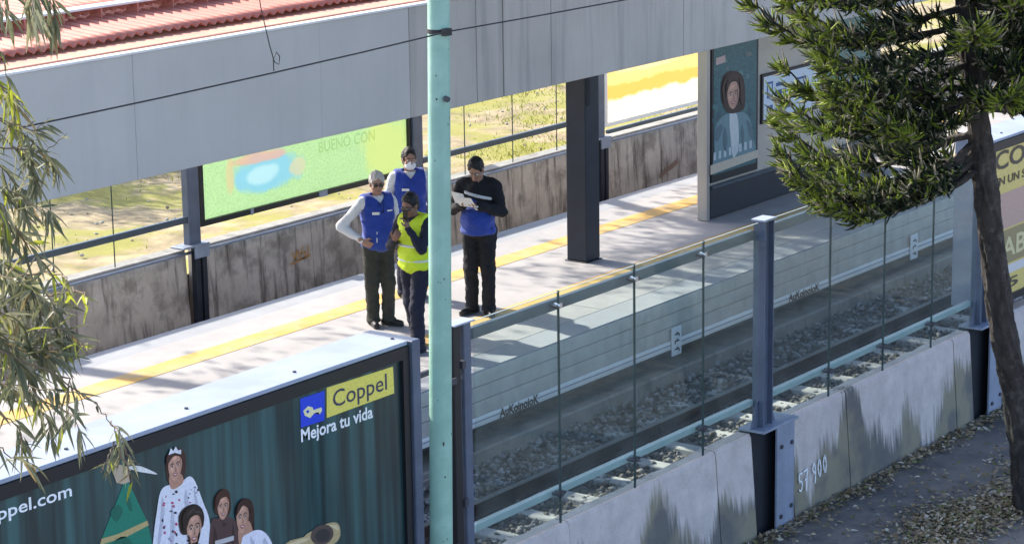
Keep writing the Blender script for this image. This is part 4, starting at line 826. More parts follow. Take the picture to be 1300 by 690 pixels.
struct(link('foliage', me, lt), 'stuff')

# --- conifer on the right
tx, ty = 20.72, 9.2
ct = empty('conifer_tree', (tx, ty, GZ), 'dark conifer with leaning furrowed trunk and drooping branches, in front of the fence', 'tree'); O = np.array([tx, ty, GZ])
TP = [(20.88, 9.2, -1.05), (20.70, 9.2, -.45), (20.39, 9.2, .32), (20.05, 9.2, 1.0), (19.83, 9.2, 1.68), (19.66, 9.2, 2.25), (19.48, 9.2, 2.81), (19.28, 9.2, 3.45), (19.09, 9.2, 4.1), (18.95, 9.2, 5.0), (18.9, 9.2, 6.2), (18.9, 9.2, 7.4)]
TR = [.19, .145, .125, .118, .112, .106, .10, .09, .08, .065, .045, .02]
P = np.array(TP); tt = np.linspace(0, len(P) - 1, 150); Pi = np.stack([np.interp(tt, np.arange(len(P)), P[:, k]) for k in range(3)], 1); Ri = np.interp(tt, np.arange(len(P)), TR)
for _ in range(6): Pi[1:-1] = (Pi[:-2] + Pi[1:-1] * 2 + Pi[2:]) / 4
nth = 40; V = []
for i, (q, r) in enumerate(zip(Pi, Ri)):
    for j in range(nth):
        th = 2 * math.pi * j / nth
        rr = r * (1 + .13 * math.sin(th * 7 + 2.0 * math.sin(i * .21) + i * .05) * math.sin(i * .43 + th * 2) + .06 * math.sin(th * 13 + i * .9) + RNG.uniform(-.05, .05))
        V.append((q[0] + rr * math.cos(th), q[1] + rr * math.sin(th), q[2]))
V = np.array(V) - O; Fs = [(i * nth + j, i * nth + (j + 1) % nth, (i + 1) * nth + (j + 1) % nth, (i + 1) * nth + j) for i in range(149) for j in range(nth)]
link('trunk', npmesh('trunk', V, np.array(Fs), 'bark', smooth=False), ct)
limbs = MB(O); FP, FD, FU, FLn, FM = [], [], [], [], []
def finger_sprays(base, direc, length, rad0, droop, tipup, dens=1.0, dark=0.0):
    """a limb with side branchlets that carry finger-like shoots"""
    direc = np.array(direc, float); direc /= np.linalg.norm(direc); n = 14; pts = []
    p = np.array(base, float); z0 = p[2]
    for i in range(n + 1):
        t_ = i / n; q = np.array(base) + direc * length * t_; q[2] += -droop * math.sin(t_ * math.pi * .75) * length + tipup * length * max(0, t_ - .6) ** 2 * 4
        q += RNG.normal(0, .012, 3) * (i > 0); pts.append(q)
    limbs.tube([tuple(q) for q in pts], list(np.linspace(rad0, .008, n + 1)), 6)
    side = np.cross(direc, [0, 0, 1]); side /= np.linalg.norm(side)
    for i in range(2, n + 1):
        t_ = i / n; L2 = (.62 * (1 - t_) ** .6 + .16) * length * .34 * RNG.uniform(.7, 1.2)
        for s_ in ((-1, 1) if i < n else (-1, 0, 1)):
            d2 = direc * .75 + side * s_ * RNG.uniform(.5, 1.0) + np.array([0, 0, RNG.uniform(-.25, .25)]); d2 /= np.linalg.norm(d2)
            m = 5; b0 = pts[i]; bp = [b0 + d2 * L2 * (u / m) + np.array([0, 0, 1]) * (-.10 * math.sin(u / m * 2.2) * L2 + .22 * L2 * (u / m) ** 2) for u in range(m + 1)]
            limbs.tube([tuple(q) for q in bp], list(np.linspace(.010, .004, m + 1)), 4, cap=False)
            nf = int((16 + 60 * L2) * dens)
            for k in range(nf):
                u = RNG.uniform(.1, 1.0); q = bp[min(int(u * m), m - 1)] + (bp[min(int(u * m) + 1, m)] - bp[min(int(u * m), m - 1)]) * (u * m - int(u * m))
                v = d2 * RNG.uniform(.6, 1.1) + RNG.normal(0, .30, 3) + np.array([0, 0, RNG.uniform(-.55, .55)])
                FP.append(q); FD.append(v); FLn.append(RNG.uniform(.04, .10) if RNG.uniform() < .45 else RNG.uniform(.09, .18)); r_ = RNG.uniform()
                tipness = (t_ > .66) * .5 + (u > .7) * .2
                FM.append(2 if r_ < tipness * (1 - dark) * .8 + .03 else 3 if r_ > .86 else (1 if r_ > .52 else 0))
imL = np.array([-.59, .807, 0]); toC = np.array([-.70, -.62, 0])
def tpos(z): return np.array([np.interp(z, P[:, 2], P[:, 0]), 9.2, z])
spec = []
rg3 = np.random.default_rng(21)
# lowest drooping limbs reach left, then whorls all round up to the top of the view
spec += [(2.6, imL * 1.0 + toC * .25, 1.5, .26, .25), (2.62, imL * 1.0 - toC * .1, 1.65, .30, .3), (2.78, imL + toC * .05, 1.72, .30, .30), (2.85, imL + toC * .35, 1.55, .28, .25), (2.95, imL - toC * .3, 1.7, .22, .2), (2.7, imL + toC * .2, 1.2, .25, .15), (3.15, imL * .8 + toC * .8, 1.3, .14, .2), (2.9, imL * .6 - toC * .6, 1.3, .16, .2)]
for zi in np.arange(3.2, 5.05, .17):
    spec.append((zi, imL + toC * rg3.uniform(-.55, .75), rg3.uniform(1.5, 2.12) + (.08 if zi > 4 else 0), rg3.uniform(.03, .13), .22))
    a_ = rg3.uniform(0, 6.28); spec.append((zi + .05, imL * math.cos(a_) + toC * math.sin(a_), rg3.uniform(1.1, 1.8), rg3.uniform(.02, .10), .22))
spec += [(3.35, toC, 1.1, .06, .2), (3.6, toC - imL * .35, 1.2, .05, .2), (3.9, toC + imL * .2, 1.2, .05, .2), (4.2, toC - imL * .2, 1.2, .05, .2), (4.5, toC, 1.2, .05, .2), (4.8, toC - imL * .3, 1.2, .05, .2)]
for zi in np.arange(3.15, 5.0, .15): spec.append((zi, -imL + toC * rg3.uniform(-.6, .8), rg3.uniform(1.2, 1.9), rg3.uniform(.02, .08), .2))
for z in np.arange(5.0, 7.2, .34):
    for k in range(5): a = k * 1.257 + z * 2.1; spec.append((z, np.array([math.cos(a), math.sin(a), 0]), max(.5, 2.5 - (z - 4.4) * .72), .08, .2))
for (z, d, L_, dr, tu) in spec: finger_sprays(tpos(z), d, L_, .035, dr, tu, dens=1.0 if z < 5 else .55)
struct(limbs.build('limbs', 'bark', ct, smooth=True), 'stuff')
def fingers(name, FP, FD, FL, FM):
    """curved tapering shoots: triangular tubes bristling with short needles"""
    P0 = np.array(FP); D_ = np.array(FD); D_ /= np.linalg.norm(D_, axis=1, keepdims=True); L_ = np.array(FL); n = len(P0)
    up = np.tile(np.array([0, 0, 1.0]), (n, 1)); S = np.cross(D_, up); S /= (np.linalg.norm(S, axis=1, keepdims=True) + 1e-6); U = np.cross(S, D_)
    ns, nc = 4, 4; V = []; R_ = np.array([.006, .0095, .0085, .0015])
    ctr = [P0 + D_ * (L_ * t_)[:, None] + up * (L_ * .35 * t_ * t_)[:, None] for t_ in np.linspace(0, 1, ns)]
    for i in range(ns):
        for j in range(nc):
            th = 2 * math.pi * j / nc; V.append(ctr[i] + (S * math.cos(th) + U * math.sin(th)) * R_[i])
    V = np.stack(V, 1); nv = ns * nc; f = []
    for i in range(ns - 1):
        for j in range(nc):
            a, b, c_, d_ = i * nc + j, i * nc + (j + 1) % nc, (i + 1) * nc + (j + 1) % nc, (i + 1) * nc + j; f += [[a, b, c_], [a, c_, d_]]
    Fa = (np.array(f)[None] + (np.arange(n) * nv)[:, None, None]).reshape(-1, 3); mi1 = np.repeat(FM, len(f))
    nn = 14; NV = []; 
    for k in range(nn):
        t_ = (k + .5) / nn; c_ = P0 + D_ * (L_ * t_)[:, None] + up * (L_ * .35 * t_ * t_)[:, None]; th = k * 2.4 + RNG.uniform(0, .6)
        o_ = S * math.cos(th) + U * math.sin(th); tip = c_ + o_ * .015 + D_ * .014; sd_ = np.cross(o_, D_) * .0032
        NV.append(np.stack([c_ - sd_, c_ + sd_, tip], 1))
    NV = np.stack(NV, 1).reshape(-1, 3); off = n * nv; Fn = np.arange(len(NV)).reshape(-1, 3) + off
    return npmesh(name, np.concatenate([V.reshape(-1, 3), NV]), np.concatenate([Fa, Fn]), ['conifer_dark_shade', 'conifer_mid', 'conifer_tip_lit', 'conifer_dry_lit'], np.concatenate([mi1, np.repeat(FM, nn)]), smooth=False)
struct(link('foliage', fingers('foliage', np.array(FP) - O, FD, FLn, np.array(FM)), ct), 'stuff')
print('fingers', len(FP))

# --- street trees beyond the far fence: their crowns dapple the platform and the verge
def street_tree(base, crown_c, rad, nl, lab, leaf=.16, seed=0):
    rg2 = np.random.default_rng(seed); t = empty('street_tree', base, lab, 'tree', 'street trees beyond the far fence'); O = np.array(base, float); c_ = np.array(crown_c, float)
    mb = MB(O); top = c_ - np.array([0, 0, rad[2] * .5]); mb.tube([tuple(O), tuple(O * .6 + top * .4 + np.array([.1, 0, 0])), tuple(top)], [.22, .17, .12], 10); mb.build('trunk', 'bark_pale', t, smooth=True)
    lm = MB(O); cl = []
    for i in range(46):
        v = rg2.normal(0, 1, 3); v /= np.linalg.norm(v); q = c_ + v * np.array(rad) * rg2.uniform(.35, .95); cl.append(q); md = (top + q) / 2 + rg2.normal(0, .15, 3)
        lm.tube([tuple(top), tuple(md), tuple(q)], [.05, .03, .01], 5, cap=False)
    struct(lm.build('limbs', 'bark_pale', t), 'stuff'); cl = np.array(cl)
    Pn = cl[rg2.integers(0, len(cl), nl)] + rg2.normal(0, .38, (nl, 3)) * np.array([1.2, 1.0, .8])
    me = leaf_cloud('foliage', Pn - O, rg2.normal(0, 1, (nl, 3)) + np.array([0, 0, -.4]), rg2.normal(0, 1, (nl, 3)), rg2.uniform(.7, 1.3, nl) * leaf, rg2.uniform(.35, .5, nl) * leaf, ['crown_leaf'], np.zeros(nl, int), .15, .2)
    struct(link('foliage', me, t), 'stuff')
street_tree((30.6, 27.0, -.5), (26.6, 26.2, 8.2), (4.0, 2.4, 2.0), 5000, 'leafy street tree beyond the green advert, dappling the platform', seed=1)
street_tree((32.0, 38.0, -.5), (27.5, 35.6, 5.6), (4.2, 3.0, 2.2), 9000, 'leafy street tree far behind the verge at the left', seed=2)
street_tree((44.5, 37.0, -.5), (41.5, 36.0, 5.4), (4.2, 3.0, 2.4), 9000, 'leafy street tree far behind the verge at the right', seed=3)

street_tree((15.6, 27.0, -.5), (17.6, 26.2, 8.3), (3.8, 2.2, 1.8), 1300, 'sparse street tree beyond the far fence at the left', seed=5)
# --- grass, stones and litter
n = 30000; gx = RNG.uniform(18, 46, n); gy = 21.5 + 9 * RNG.uniform(0, 1, n) ** 1.2
msk = (np.sin(gx * .9 + 1.3 * np.sin(gy * .8)) + np.sin(gy * 1.1 - gx * .35) + (gx - 29) * .12 + RNG.normal(0, .5, n)) > .2
gx, gy = gx[msk], gy[msk]; n = len(gx); h = RNG.uniform(.06, .16, n)
me = leaf_cloud('grass', np.stack([gx, gy, np.full(n, -.45)], 1), RNG.normal(0, .35, (n, 3)) + np.array([0, 0, 1.0]), RNG.normal(0, 1, (n, 3)), h, RNG.uniform(.008, .02, n), ['grass'], np.zeros(n, int), .1, .35)
tag(link('grass', me), 'short yellow-green grass on the verge behind the far wall', 'grass', kind='stuff')
n = 420; b = rocks('rubble', np.stack([RNG.uniform(19, 45, n), RNG.uniform(22, 30, n), np.full(n, -.41)], 1), RNG.uniform(.012, .035, n), ['rock', 'rock', 'dirt'], RNG.integers(0, 3, n), 8)
tag(b, 'scattered pale rubble and clods on the verge behind the far wall', 'rubble', kind='stuff')
n = 2600; gx = RNG.uniform(18, 42, n); gy = RNG.uniform(21.6, 29, n)
# leaf litter on the near path: thick along the wall foot and in a drift at lower right
n1, n2, n3, n4 = 2300, 4200, 420, 350
xa = RNG.uniform(15, 27, n1); ya = 10.90 - np.abs(RNG.normal(0, .11, n1))
xb = RNG.normal(20.1, .95, n2); yb = 9.50 + RNG.normal(0, .22, n2) + .15 * np.sin(xb * 2.3) + .10 * (xb - 20)
xc = RNG.uniform(16, 25, n3) ; yc = RNG.uniform(8.6, 10.9, n3)
xd = RNG.uniform(17, 24, n4); yd = 10.2 + RNG.normal(0, .35, n4)
X_ = np.concatenate([xa, xb, xc, xd]); Y_ = np.concatenate([ya, yb, yc, yd]); n = len(X_)
D_ = RNG.normal(0, 1, (n, 3)); D_[:, 2] = RNG.uniform(-.05, .35, n); N_ = RNG.normal(0, .35, (n, 3)) + np.array([0, 0, 1.0])
me = leaf_cloud('leaf_litter', np.stack([X_, Y_, GZ + .018 + RNG.uniform(0, .035, n)], 1), D_, N_, RNG.uniform(.035, .085, n), RNG.uniform(.018, .04, n), ['litter_a', 'litter_b', 'litter_c', 'litter_d'], RNG.choice([0, 0, 1, 1, 2, 3], n), .2, .1)
tag(link('leaf_litter', me), 'dry brown fallen leaves drifted on the path along the wall foot', 'leaf litter', kind='stuff')
# ------------------------------------------------------------------ people: smooth-union bodies polygonised with surface nets
def smin(a, b, k):
    h = np.clip(.5 + .5 * (b - a) / k, 0, 1); return b + (a - b) * h - k * h * (1 - h)
class Body:
    def __init__(s): s.ops = []
    def cone(s, a, b, r1, r2, k=.02, sub=False): s.ops.append(('c', np.array(a, float), np.array(b, float), r1, r2, k, sub)); return s
    def ell(s, c, r, k=.02, M=None, sub=False): s.ops.append(('e', np.array(c, float), np.array(r, float), M, None, k, sub)); return s
    def mesh(s, name, vox, m, noise=0.0, nscale=22.0, zmin=None, zmax=None, cut=None, smooth=True):
        lo = np.full(3, 9.0); hi = np.full(3, -9.0)
        for o in s.ops:
            if o[6]: continue
            pts = ([o[1] - o[3], o[1] + o[3], o[2] - o[4], o[2] + o[4]] if o[0] == 'c' else [o[1] - max(o[2]), o[1] + max(o[2])])
            for q in pts: lo = np.minimum(lo, q); hi = np.maximum(hi, q)
        lo -= .05; hi += .05; n = np.ceil((hi - lo) / vox).astype(int) + 1
        ax = [lo[i] + vox * np.arange(n[i]) for i in range(3)]; D = np.full(n, .06, np.float32)
        for typ, a, b, r1, r2, k, sub in s.ops:
            if typ == 'c': bl = np.minimum(a - r1, b - r2); bh = np.maximum(a + r1, b + r2)
            else: bl = a - max(b); bh = a + max(b)
            mg = k + .045; sl = tuple(slice(max(0, int((bl[i] - mg - lo[i]) / vox)), min(n[i], int((bh[i] + mg - lo[i]) / vox) + 2)) for i in range(3))
            if any(q.stop <= q.start for q in sl): continue
            X, Y, Z = np.meshgrid(ax[0][sl[0]], ax[1][sl[1]], ax[2][sl[2]], indexing='ij')
            if typ == 'c':
                ba = b - a; L2 = ba @ ba + 1e-9; px_, py_, pz_ = X - a[0], Y - a[1], Z - a[2]
                h = np.clip((px_ * ba[0] + py_ * ba[1] + pz_ * ba[2]) / L2, 0, 1)
                d = np.sqrt((px_ - ba[0] * h) ** 2 + (py_ - ba[1] * h) ** 2 + (pz_ - ba[2] * h) ** 2) - (r1 + (r2 - r1) * h)
            else:
                px_, py_, pz_ = X - a[0], Y - a[1], Z - a[2]
                if r1 is not None: M = r1.T; px_, py_, pz_ = [M[i, 0] * px_ + M[i, 1] * py_ + M[i, 2] * pz_ for i in range(3)]
                k0 = np.sqrt((px_ / b[0]) ** 2 + (py_ / b[1]) ** 2 + (pz_ / b[2]) ** 2); k1 = np.sqrt((px_ / b[0] ** 2) ** 2 + (py_ / b[1] ** 2) ** 2 + (pz_ / b[2] ** 2) ** 2) + 1e-6
                d = k0 * (k0 - 1) / k1
            D[sl] = -smin(-D[sl], d, k) if sub else smin(D[sl], d, k)
        if noise or cut is not None or zmin is not None or zmax is not None:
            X, Y, Z = np.meshgrid(*ax, indexing='ij')
            if noise: D += .55 * noise * np.sin(X * nscale * 2.3 + 3 * np.sin(Z * nscale * 1.1)) * np.sin(Z * nscale * 2.9 + 2 * np.sin(X * nscale * .9) + Y * 30) + noise * (np.sin(X * nscale + 2 * np.sin(Z * nscale * .8)) * np.sin(Z * nscale * 1.3 + 1.5 * np.sin(Y * nscale)) + .6 * np.sin(Y * nscale * 1.7 + X * 9 + Z * nscale * .6))
            if zmin is not None: D = np.maximum(D, zmin - Z)
            if zmax is not None: D = np.maximum(D, Z - zmax)
            if cut is not None: D = np.maximum(D, cut(X, Y, Z))
        D[0], D[-1] = .05, .05; D[:, 0], D[:, -1] = .05, .05; D[:, :, 0], D[:, :, -1] = .05, .05
        S = D < 0; nx, ny, nz = n - 1; acc = np.zeros((nx, ny, nz, 3), np.float32); cnt = np.zeros((nx, ny, nz), np.float32)
        cor = lambda i, j, k_: (slice(i, i + nx), slice(j, j + ny), slice(k_, k_ + nz))
        for axis in range(3):
            for u in (0, 1):
                for v in (0, 1):
                    c0 = [0, 0, 0]; o = [q for q in range(3) if q != axis]; c0[o[0]] = u; c0[o[1]] = v; c1 = list(c0); c1[axis] = 1
                    d0, d1 = D[cor(*c0)], D[cor(*c1)]; x = (d0 < 0) != (d1 < 0); t_ = np.where(x, d0 / (d0 - d1 + 1e-12), 0); w_ = x.astype(np.float32)
                    for q in range(3): acc[..., q] += w_ * (t_ if q == axis else c0[q])
                    cnt += w_
        act = cnt > 0; idx = -np.ones((nx, ny, nz), np.int64); idx[act] = np.arange(act.sum()); ijk = np.argwhere(act)
        V = lo + vox * (ijk + acc[act] / cnt[act][:, None]); Q = []
        for axis in range(3):
            c0 = D[tuple(slice(0, -1) if q == axis else slice(None) for q in range(3))] < 0; c1 = D[tuple(slice(1, None) if q == axis else slice(None) for q in range(3))] < 0
            for flip, e in ((0, c0 & ~c1), (1, ~c0 & c1)):
                w_ = np.argwhere(e); a1, a2 = [(1, 2), (2, 0), (0, 1)][axis]
                w_ = w_[(w_[:, a1] > 0) & (w_[:, a2] > 0) & (w_[:, a1] < n[a1] - 1) & (w_[:, a2] < n[a2] - 1)]
                def id_(d1, d2): q = w_.copy(); q[:, a1] -= d1; q[:, a2] -= d2; return idx[q[:, 0], q[:, 1], q[:, 2]]
                f = np.stack([id_(1, 1), id_(0, 1), id_(0, 0), id_(1, 0)], 1); Q.append(f if not flip else f[:, ::-1])
        Q = np.concatenate(Q); Q = Q[(Q >= 0).all(1)]
        return npmesh(name, V, Q, m, smooth=smooth)

def rotm(yaw, pitch, roll=0):
    cy_, sy_, cp_, sp_, cr_, sr_ = math.cos(yaw), math.sin(yaw), math.cos(pitch), math.sin(pitch), math.cos(roll), math.sin(roll)
    return np.array([[cy_, -sy_, 0], [sy_, cy_, 0], [0, 0, 1]]) @ np.array([[1, 0, 0], [0, cp_, -sp_], [0, sp_, cp_]]) @ np.array([[cr_, 0, sr_], [0, 1, 0], [-sr_, 0, cr_]])
def nrm(v): v = np.array(v, float); return v / np.linalg.norm(v)
def hand(B, wrist, dirn, palm, thumb, curl=.5, k=.008, sc=1.0):
    """palm with four bent fingers and a thumb; dirn = forearm direction, palm = palm normal, thumb = side of thumb"""
    d = nrm(dirn); pn = nrm(np.array(palm) - d * (np.array(palm) @ d)); s_ = nrm(np.cross(d, pn)); s_ = s_ if s_ @ np.array(thumb) > 0 else -s_
    w_ = np.array(wrist); pc = w_ + d * .045 * sc
    M = np.stack([s_, d, pn], 1); B.ell(pc, (.040 * sc, .052 * sc, .017 * sc), .012, M); B.cone(w_ - d * .03, w_ + d * .02, .026, .024, .015)
    for i, (off, L_) in enumerate(((.030, .068), (.010, .076), (-.011, .071), (-.030, .056))):
        b0 = pc + d * .040 * sc + s_ * off * sc; c1 = curl * (.9 + .1 * i); d1 = nrm(d * math.cos(c1) + pn * math.sin(c1)); d2 = nrm(d * math.cos(c1 * 2.1) + pn * math.sin(c1 * 2.1))
        b1 = b0 + d1 * L_ * .52 * sc; b2 = b1 + d2 * L_ * .48 * sc; B.cone(b0 - d * .01, b1, .0095, .0088, k); B.cone(b1, b2, .0088, .0072, .004)
    t0 = pc - d * .02 + s_ * .030 * sc; t1 = t0 + nrm(s_ * .8 + d * .6 + pn * .3) * .036 * sc; t2 = t1 + nrm(d * .9 + pn * .5 + s_ * .2) * .03 * sc; B.cone(t0, t1, .013, .0105, .010); B.cone(t1, t2, .0105, .0085, .004)

mat('skin', (.36, .20, .135), .55, .1, 20.0, spec=.4); mat('skin_dark', (.24, .125, .085), .55, .1, 20.0, spec=.4)
mat('hair_black', (.012, .010, .010), .5, .3, 40.0, bump=.6, bscale=120, stretch=(1, 1, .3)); mat('hair_grey', (.55, .50, .46), .6, .25, 40.0, bump=.6, bscale=120, stretch=(1, 1, .3))
mat('cloth_blue', (.018, .050, .30), .85, .12, 9.0, bump=.25, bscale=70, sheen=.2); mat('cloth_white', (.66, .66, .66), .9, .06, 9.0, bump=.25, bscale=60); mat('cloth_navy', (.016, .018, .034), .9, .2, 9.0, bump=.3, bscale=60)
mat('cloth_black', (.012, .012, .015), .9, .2, 9.0, bump=.3, bscale=60); mat('cloth_olive', (.040, .040, .030), .9, .2, 9.0, bump=.3, bscale=60); mat('hivis', (.62, .78, .03), .7, .06, 9.0, bump=.2, bscale=60); mat('reflector', (.72, .72, .70), .4, .03)
mat('shoe', (.014, .013, .013), .5, .2, 9.0); mat('sole', (.05, .05, .05), .8, .1); mat('mask_cloth', (.75, .76, .78), .9, .03); mat('eye_white', (.65, .63, .6), .3, .0); mat('eye_dark', (.015, .01, .008), .2, .0); mat('lip', (.30, .12, .10), .5, .05); mat('paper', (.80, .80, .79), .8, .02); mat('lens', (.012, .012, .014), .15, .0, spec=.8)

def person(label, loc, face, J, skin='skin', hair='hair_black', head=(0, 0, 0), shirt=None, vest=None, jacket=None, trousers='cloth_black', belly=0.0, hands=None, scale=1.0, hair_cut=1.0, glasses=False, mask=False, extras=None, grp='station workers'):
    """J: joints in local coords (x = the person's right, y = forward, z up)"""
    rz = math.atan2(face[1], face[0]) - math.pi / 2
    E = empty('person', loc, label, 'person', grp, rz); E.scale = (scale,) * 3
    nz_ = np.array(J['neck']); hc = np.array(J['head']); M = rotm(*head)
    H = lambda q: hc + M @ np.array(q, float)
    def put(name, me, par=E): return link(name, me, par)
    # body: one continuous mesh
    B = Body(); B.ell((0, 0, 1.24), (.155, .095, .24), .03).ell((0, belly * .4, 1.0), (.14, .095 + belly * .5, .16), .04).cone((-.15, 0, 1.40), (.15, 0, 1.40), .055, .055, .04)
    for s_ in ('R', 'L'):
        B.cone(J['hip' + s_], J['knee' + s_], .075, .052, .03).cone(J['knee' + s_], J['ank' + s_], .052, .036, .02).cone(J['sh' + s_], J['el' + s_], .048, .038, .03).cone(J['el' + s_], J['wr' + s_], .038, .026, .015)
        B.cone(np.array(J['ank' + s_]), np.array(J['ank' + s_]) + J.get('toe' + s_, np.array([0, .12, -.04])) * np.array([.8, .8, 1.35]), .030, .018, .02)
    B.cone(nz_ - np.array([0, 0, .05]), hc + M @ np.array([0, -.02, -.03]), .060, .054, .02)
    B.ell(H((0, -.008, .035)), (.074, .094, .098), .02, M).ell(H((0, .018, -.045)), (.056, .068, .066), .03, M).ell(H((0, .062, -.085)), (.026, .022, .020), .02, M)
    B.ell(H((0, .070, .028)), (.055, .020, .014), .012, M)
    for s_ in (-1, 1):
        B.ell(H((s_ * .031, .090, .004)), (.020, .014, .012), .010, M, True); B.ell(H((s_ * .076, -.005, -.005)), (.010, .020, .032), .006, M); B.ell(H((s_ * .042, .055, -.03)), (.022, .022, .020), .015, M)
    B.cone(H((0, .085, .010)), H((0, .110, -.028)), .009, .0135, .008).ell(H((0, .084, -.058)), (.024, .010, .008), .008, M)
    for s_, hd in (hands or {}).items(): hand(B, J['wr' + s_], hd[0], hd[1], hd[2], hd[3])
    body = put('body', B.mesh('body', .0078, skin))
    for s_ in (-1, 1):
        e = Body().ell(H((s_ * .031, .079, .004)), (.0135, .010, .0085), .002, M); eo = put('eye', e.mesh('eye', .004, 'eye_white'), E)
        e = Body().ell(H((s_ * .031, .0865, .003)), (.0062, .005, .0065), .002, M); put('iris', e.mesh('iris', .003, 'eye_dark'), eo)
        e = Body().cone(H((s_ * .014, .094, .026)), H((s_ * .050, .078, .028)), .0055, .0035, .002); put('eyebrow', e.mesh('eyebrow', .004, hair if hair != 'hair_grey' else 'hair_black'), E)
    if not mask: e = Body().ell(H((0, .0935, -.057)), (.022, .006, .0065), .002, M); put('lips', e.mesh('lips', .004, 'lip'))
    # hair: skull cap minus the face
    Hm = Body().ell(H((0, -.016, .046)), (.084, .102, .100), .01, M).ell(H((0, -.055, -.02)), (.066, .052, .07), .03, M)
    Hm.ell(H((0, .095, -.030)), (.080, .080, .112 * hair_cut), .012, M, True).ell(H((0, .03, -.10)), (.12, .10, .075), .01, M, True)
    for s_ in (-1, 1): Hm.ell(H((s_ * .08, .0, -.012)), (.022, .026, .036), .01, M, True)
    put('hair', Hm.mesh('hair', .0075, hair, .0042, 75.0))
    if glasses:
        G = Body()
        for s_ in (-1, 1): G.ell(H((s_ * .032, .096, .003)), (.026, .006, .018), .003, M); G.cone(H((s_ * .055, .088, .008)), H((s_ * .080, -.01, .008)), .004, .003, .002)
        G.cone(H((-.01, .102, .008)), H((.01, .102, .008)), .004, .004, .002); put('glasses', G.mesh('glasses', .004, 'lens'))
    if mask:
        K_ = Body().ell(H((0, .040, -.055)), (.064, .066, .056), .02, M).cone(H((0, .095, -.02)), H((0, .098, -.06)), .018, .02, .02)
        put('face_mask', K_.mesh('face_mask', .006, 'mask_cloth'))
        for s_ in (-1, 1): put('mask_strap', Body().cone(H((s_ * .058, .06, -.04)), H((s_ * .084, -.01, -.0)), .003, .003, .001).mesh('mask_strap', .003, 'mask_cloth'))
    # trousers, shoes
    T = Body().ell((0, belly * .25, .95), (.168, .118 + belly * .35, .125), .03)
    for s_ in ('R', 'L'):
        T.cone(J['hip' + s_], J['knee' + s_], .106, .078, .04).cone(J['knee' + s_], np.array(J['ank' + s_]) + [0, .0, -.03], .077, .068, .03).ell(np.array(J['ank' + s_]) + [0, .02, -.02], (.070, .088, .034), .02)
    put('trousers', T.mesh('trousers', .010, trousers, .0052, 26.0))
    for s_ in ('R', 'L'):
        a = np.array(J['ank' + s_]); t_ = J.get('toe' + s_, np.array([0, .12, -.04])); t_ = nrm(np.array([t_[0], t_[1], 0])); g0 = np.array([a[0], a[1], a[2] - .09])
        S_ = Body().cone(g0 - t_ * .055 + [0, 0, .045], g0 + t_ * .165 + [0, 0, .036], .046, .036, .02).cone(g0 + t_ * .02 + [0, 0, .075], g0 - t_ * .01 + [0, 0, .11], .045, .045, .03)
        so_ = put('shoe', S_.mesh('shoe', .008, 'shoe', zmin=g0[2] + .012))
        put('sole', Body().cone(g0 - t_ * .055 + [0, 0, .03], g0 + t_ * .168 + [0, 0, .03], .050, .040, .01).mesh('sole', .008, 'sole', zmin=g0[2] + .0, zmax=g0[2] + .022), so_)
    # upper garments
    def torso(B_, g, hem):
        B_.ell((0, 0, 1.26), (.178 + g, .120 + g, .225), .04).ell((0, .01 + belly * .5, 1.05), (.160 + g, .120 + g + belly * .6, .19), .05).cone((-.145, -.01, 1.405), (.145, -.01, 1.405), .068 + g, .068 + g, .04)
        B_.ell((0, belly * .3, .93), (.168 + g, .122 + g + belly * .3, .09), .05); return B_
    def sleeves(B_, g):
        for s_ in ('R', 'L'):
            B_.cone(J['sh' + s_], J['el' + s_], .060 + g, .050 + g, .03).cone(J['el' + s_], np.array(J['wr' + s_]) - nrm(np.array(J['wr' + s_]) - np.array(J['el' + s_])) * .015, .051 + g, .038 + g, .025)
        return B_
    def collar(B_, g): 
        for th in np.linspace(0, 2 * math.pi, 14, endpoint=False):
            a = nz_ + np.array([.066 * math.cos(th), .066 * math.sin(th) + .005, -.035 + (.012 if math.sin(th) < 0 else -.022)]); B_.cone(a, a + np.array([-.006 * math.cos(th), -.004 * math.sin(th), .038]), .013 + g, .010 + g, .012)
        return B_
    if shirt: put('shirt', collar(sleeves(torso(Body(), .0, .9), .0), 0).mesh('shirt', .010, shirt, .0058, 24.0, zmin=.86))
    if vest:
        V_ = torso(Body(), .030, .86)
        put('vest', V_.mesh('vest', .011, vest, .0056, 20.0, zmin=.845, cut=lambda X, Y, Z: np.maximum(np.abs(X) - (.182 - .02 * np.clip((Z - 1.34) / .2, 0, 1)) - .12 * np.clip((1.22 - Z) / .1, 0, 1), np.where((Y > .0), Z - 1.395 - 1.1 * np.abs(X), -1))))
    if jacket: put('jacket', collar(sleeves(torso(Body(), .016, .86), .008), .003).mesh('jacket', .0105, jacket, .0062, 21.0, zmin=.85))
    if extras: extras(E, put, H, M)
    return E
std = lambda: dict(hipR=(.085, 0, .92), hipL=(-.085, 0, .92), kneeR=(.095, .02, .50), kneeL=(-.095, .02, .50), ankR=(.10, -.02, .09), ankL=(-.10, -.02, .09), shR=(.185, -.01, 1.40), shL=(-.185, -.01, 1.40), elR=(.25, -.03, 1.12), elL=(-.25, -.03, 1.12), wrR=(.24, .08, .90), wrL=(-.24, .08, .90), neck=(0, -.01, 1.48), head=(0, .02, 1.605))
def patch(pts, m, th=.004):
    """thin badge / stripe: quad strip given as (x,y,z) corner list"""
    mb = MB(); n_ = len(pts) // 2
    for i in range(n_ - 1): mb.add([pts[2 * i], pts[2 * i + 2], pts[2 * i + 3], pts[2 * i + 1]], [(0, 1, 2, 3)])
    me = mb.mesh('badge'); me.materials.append(MATS[m]); return me

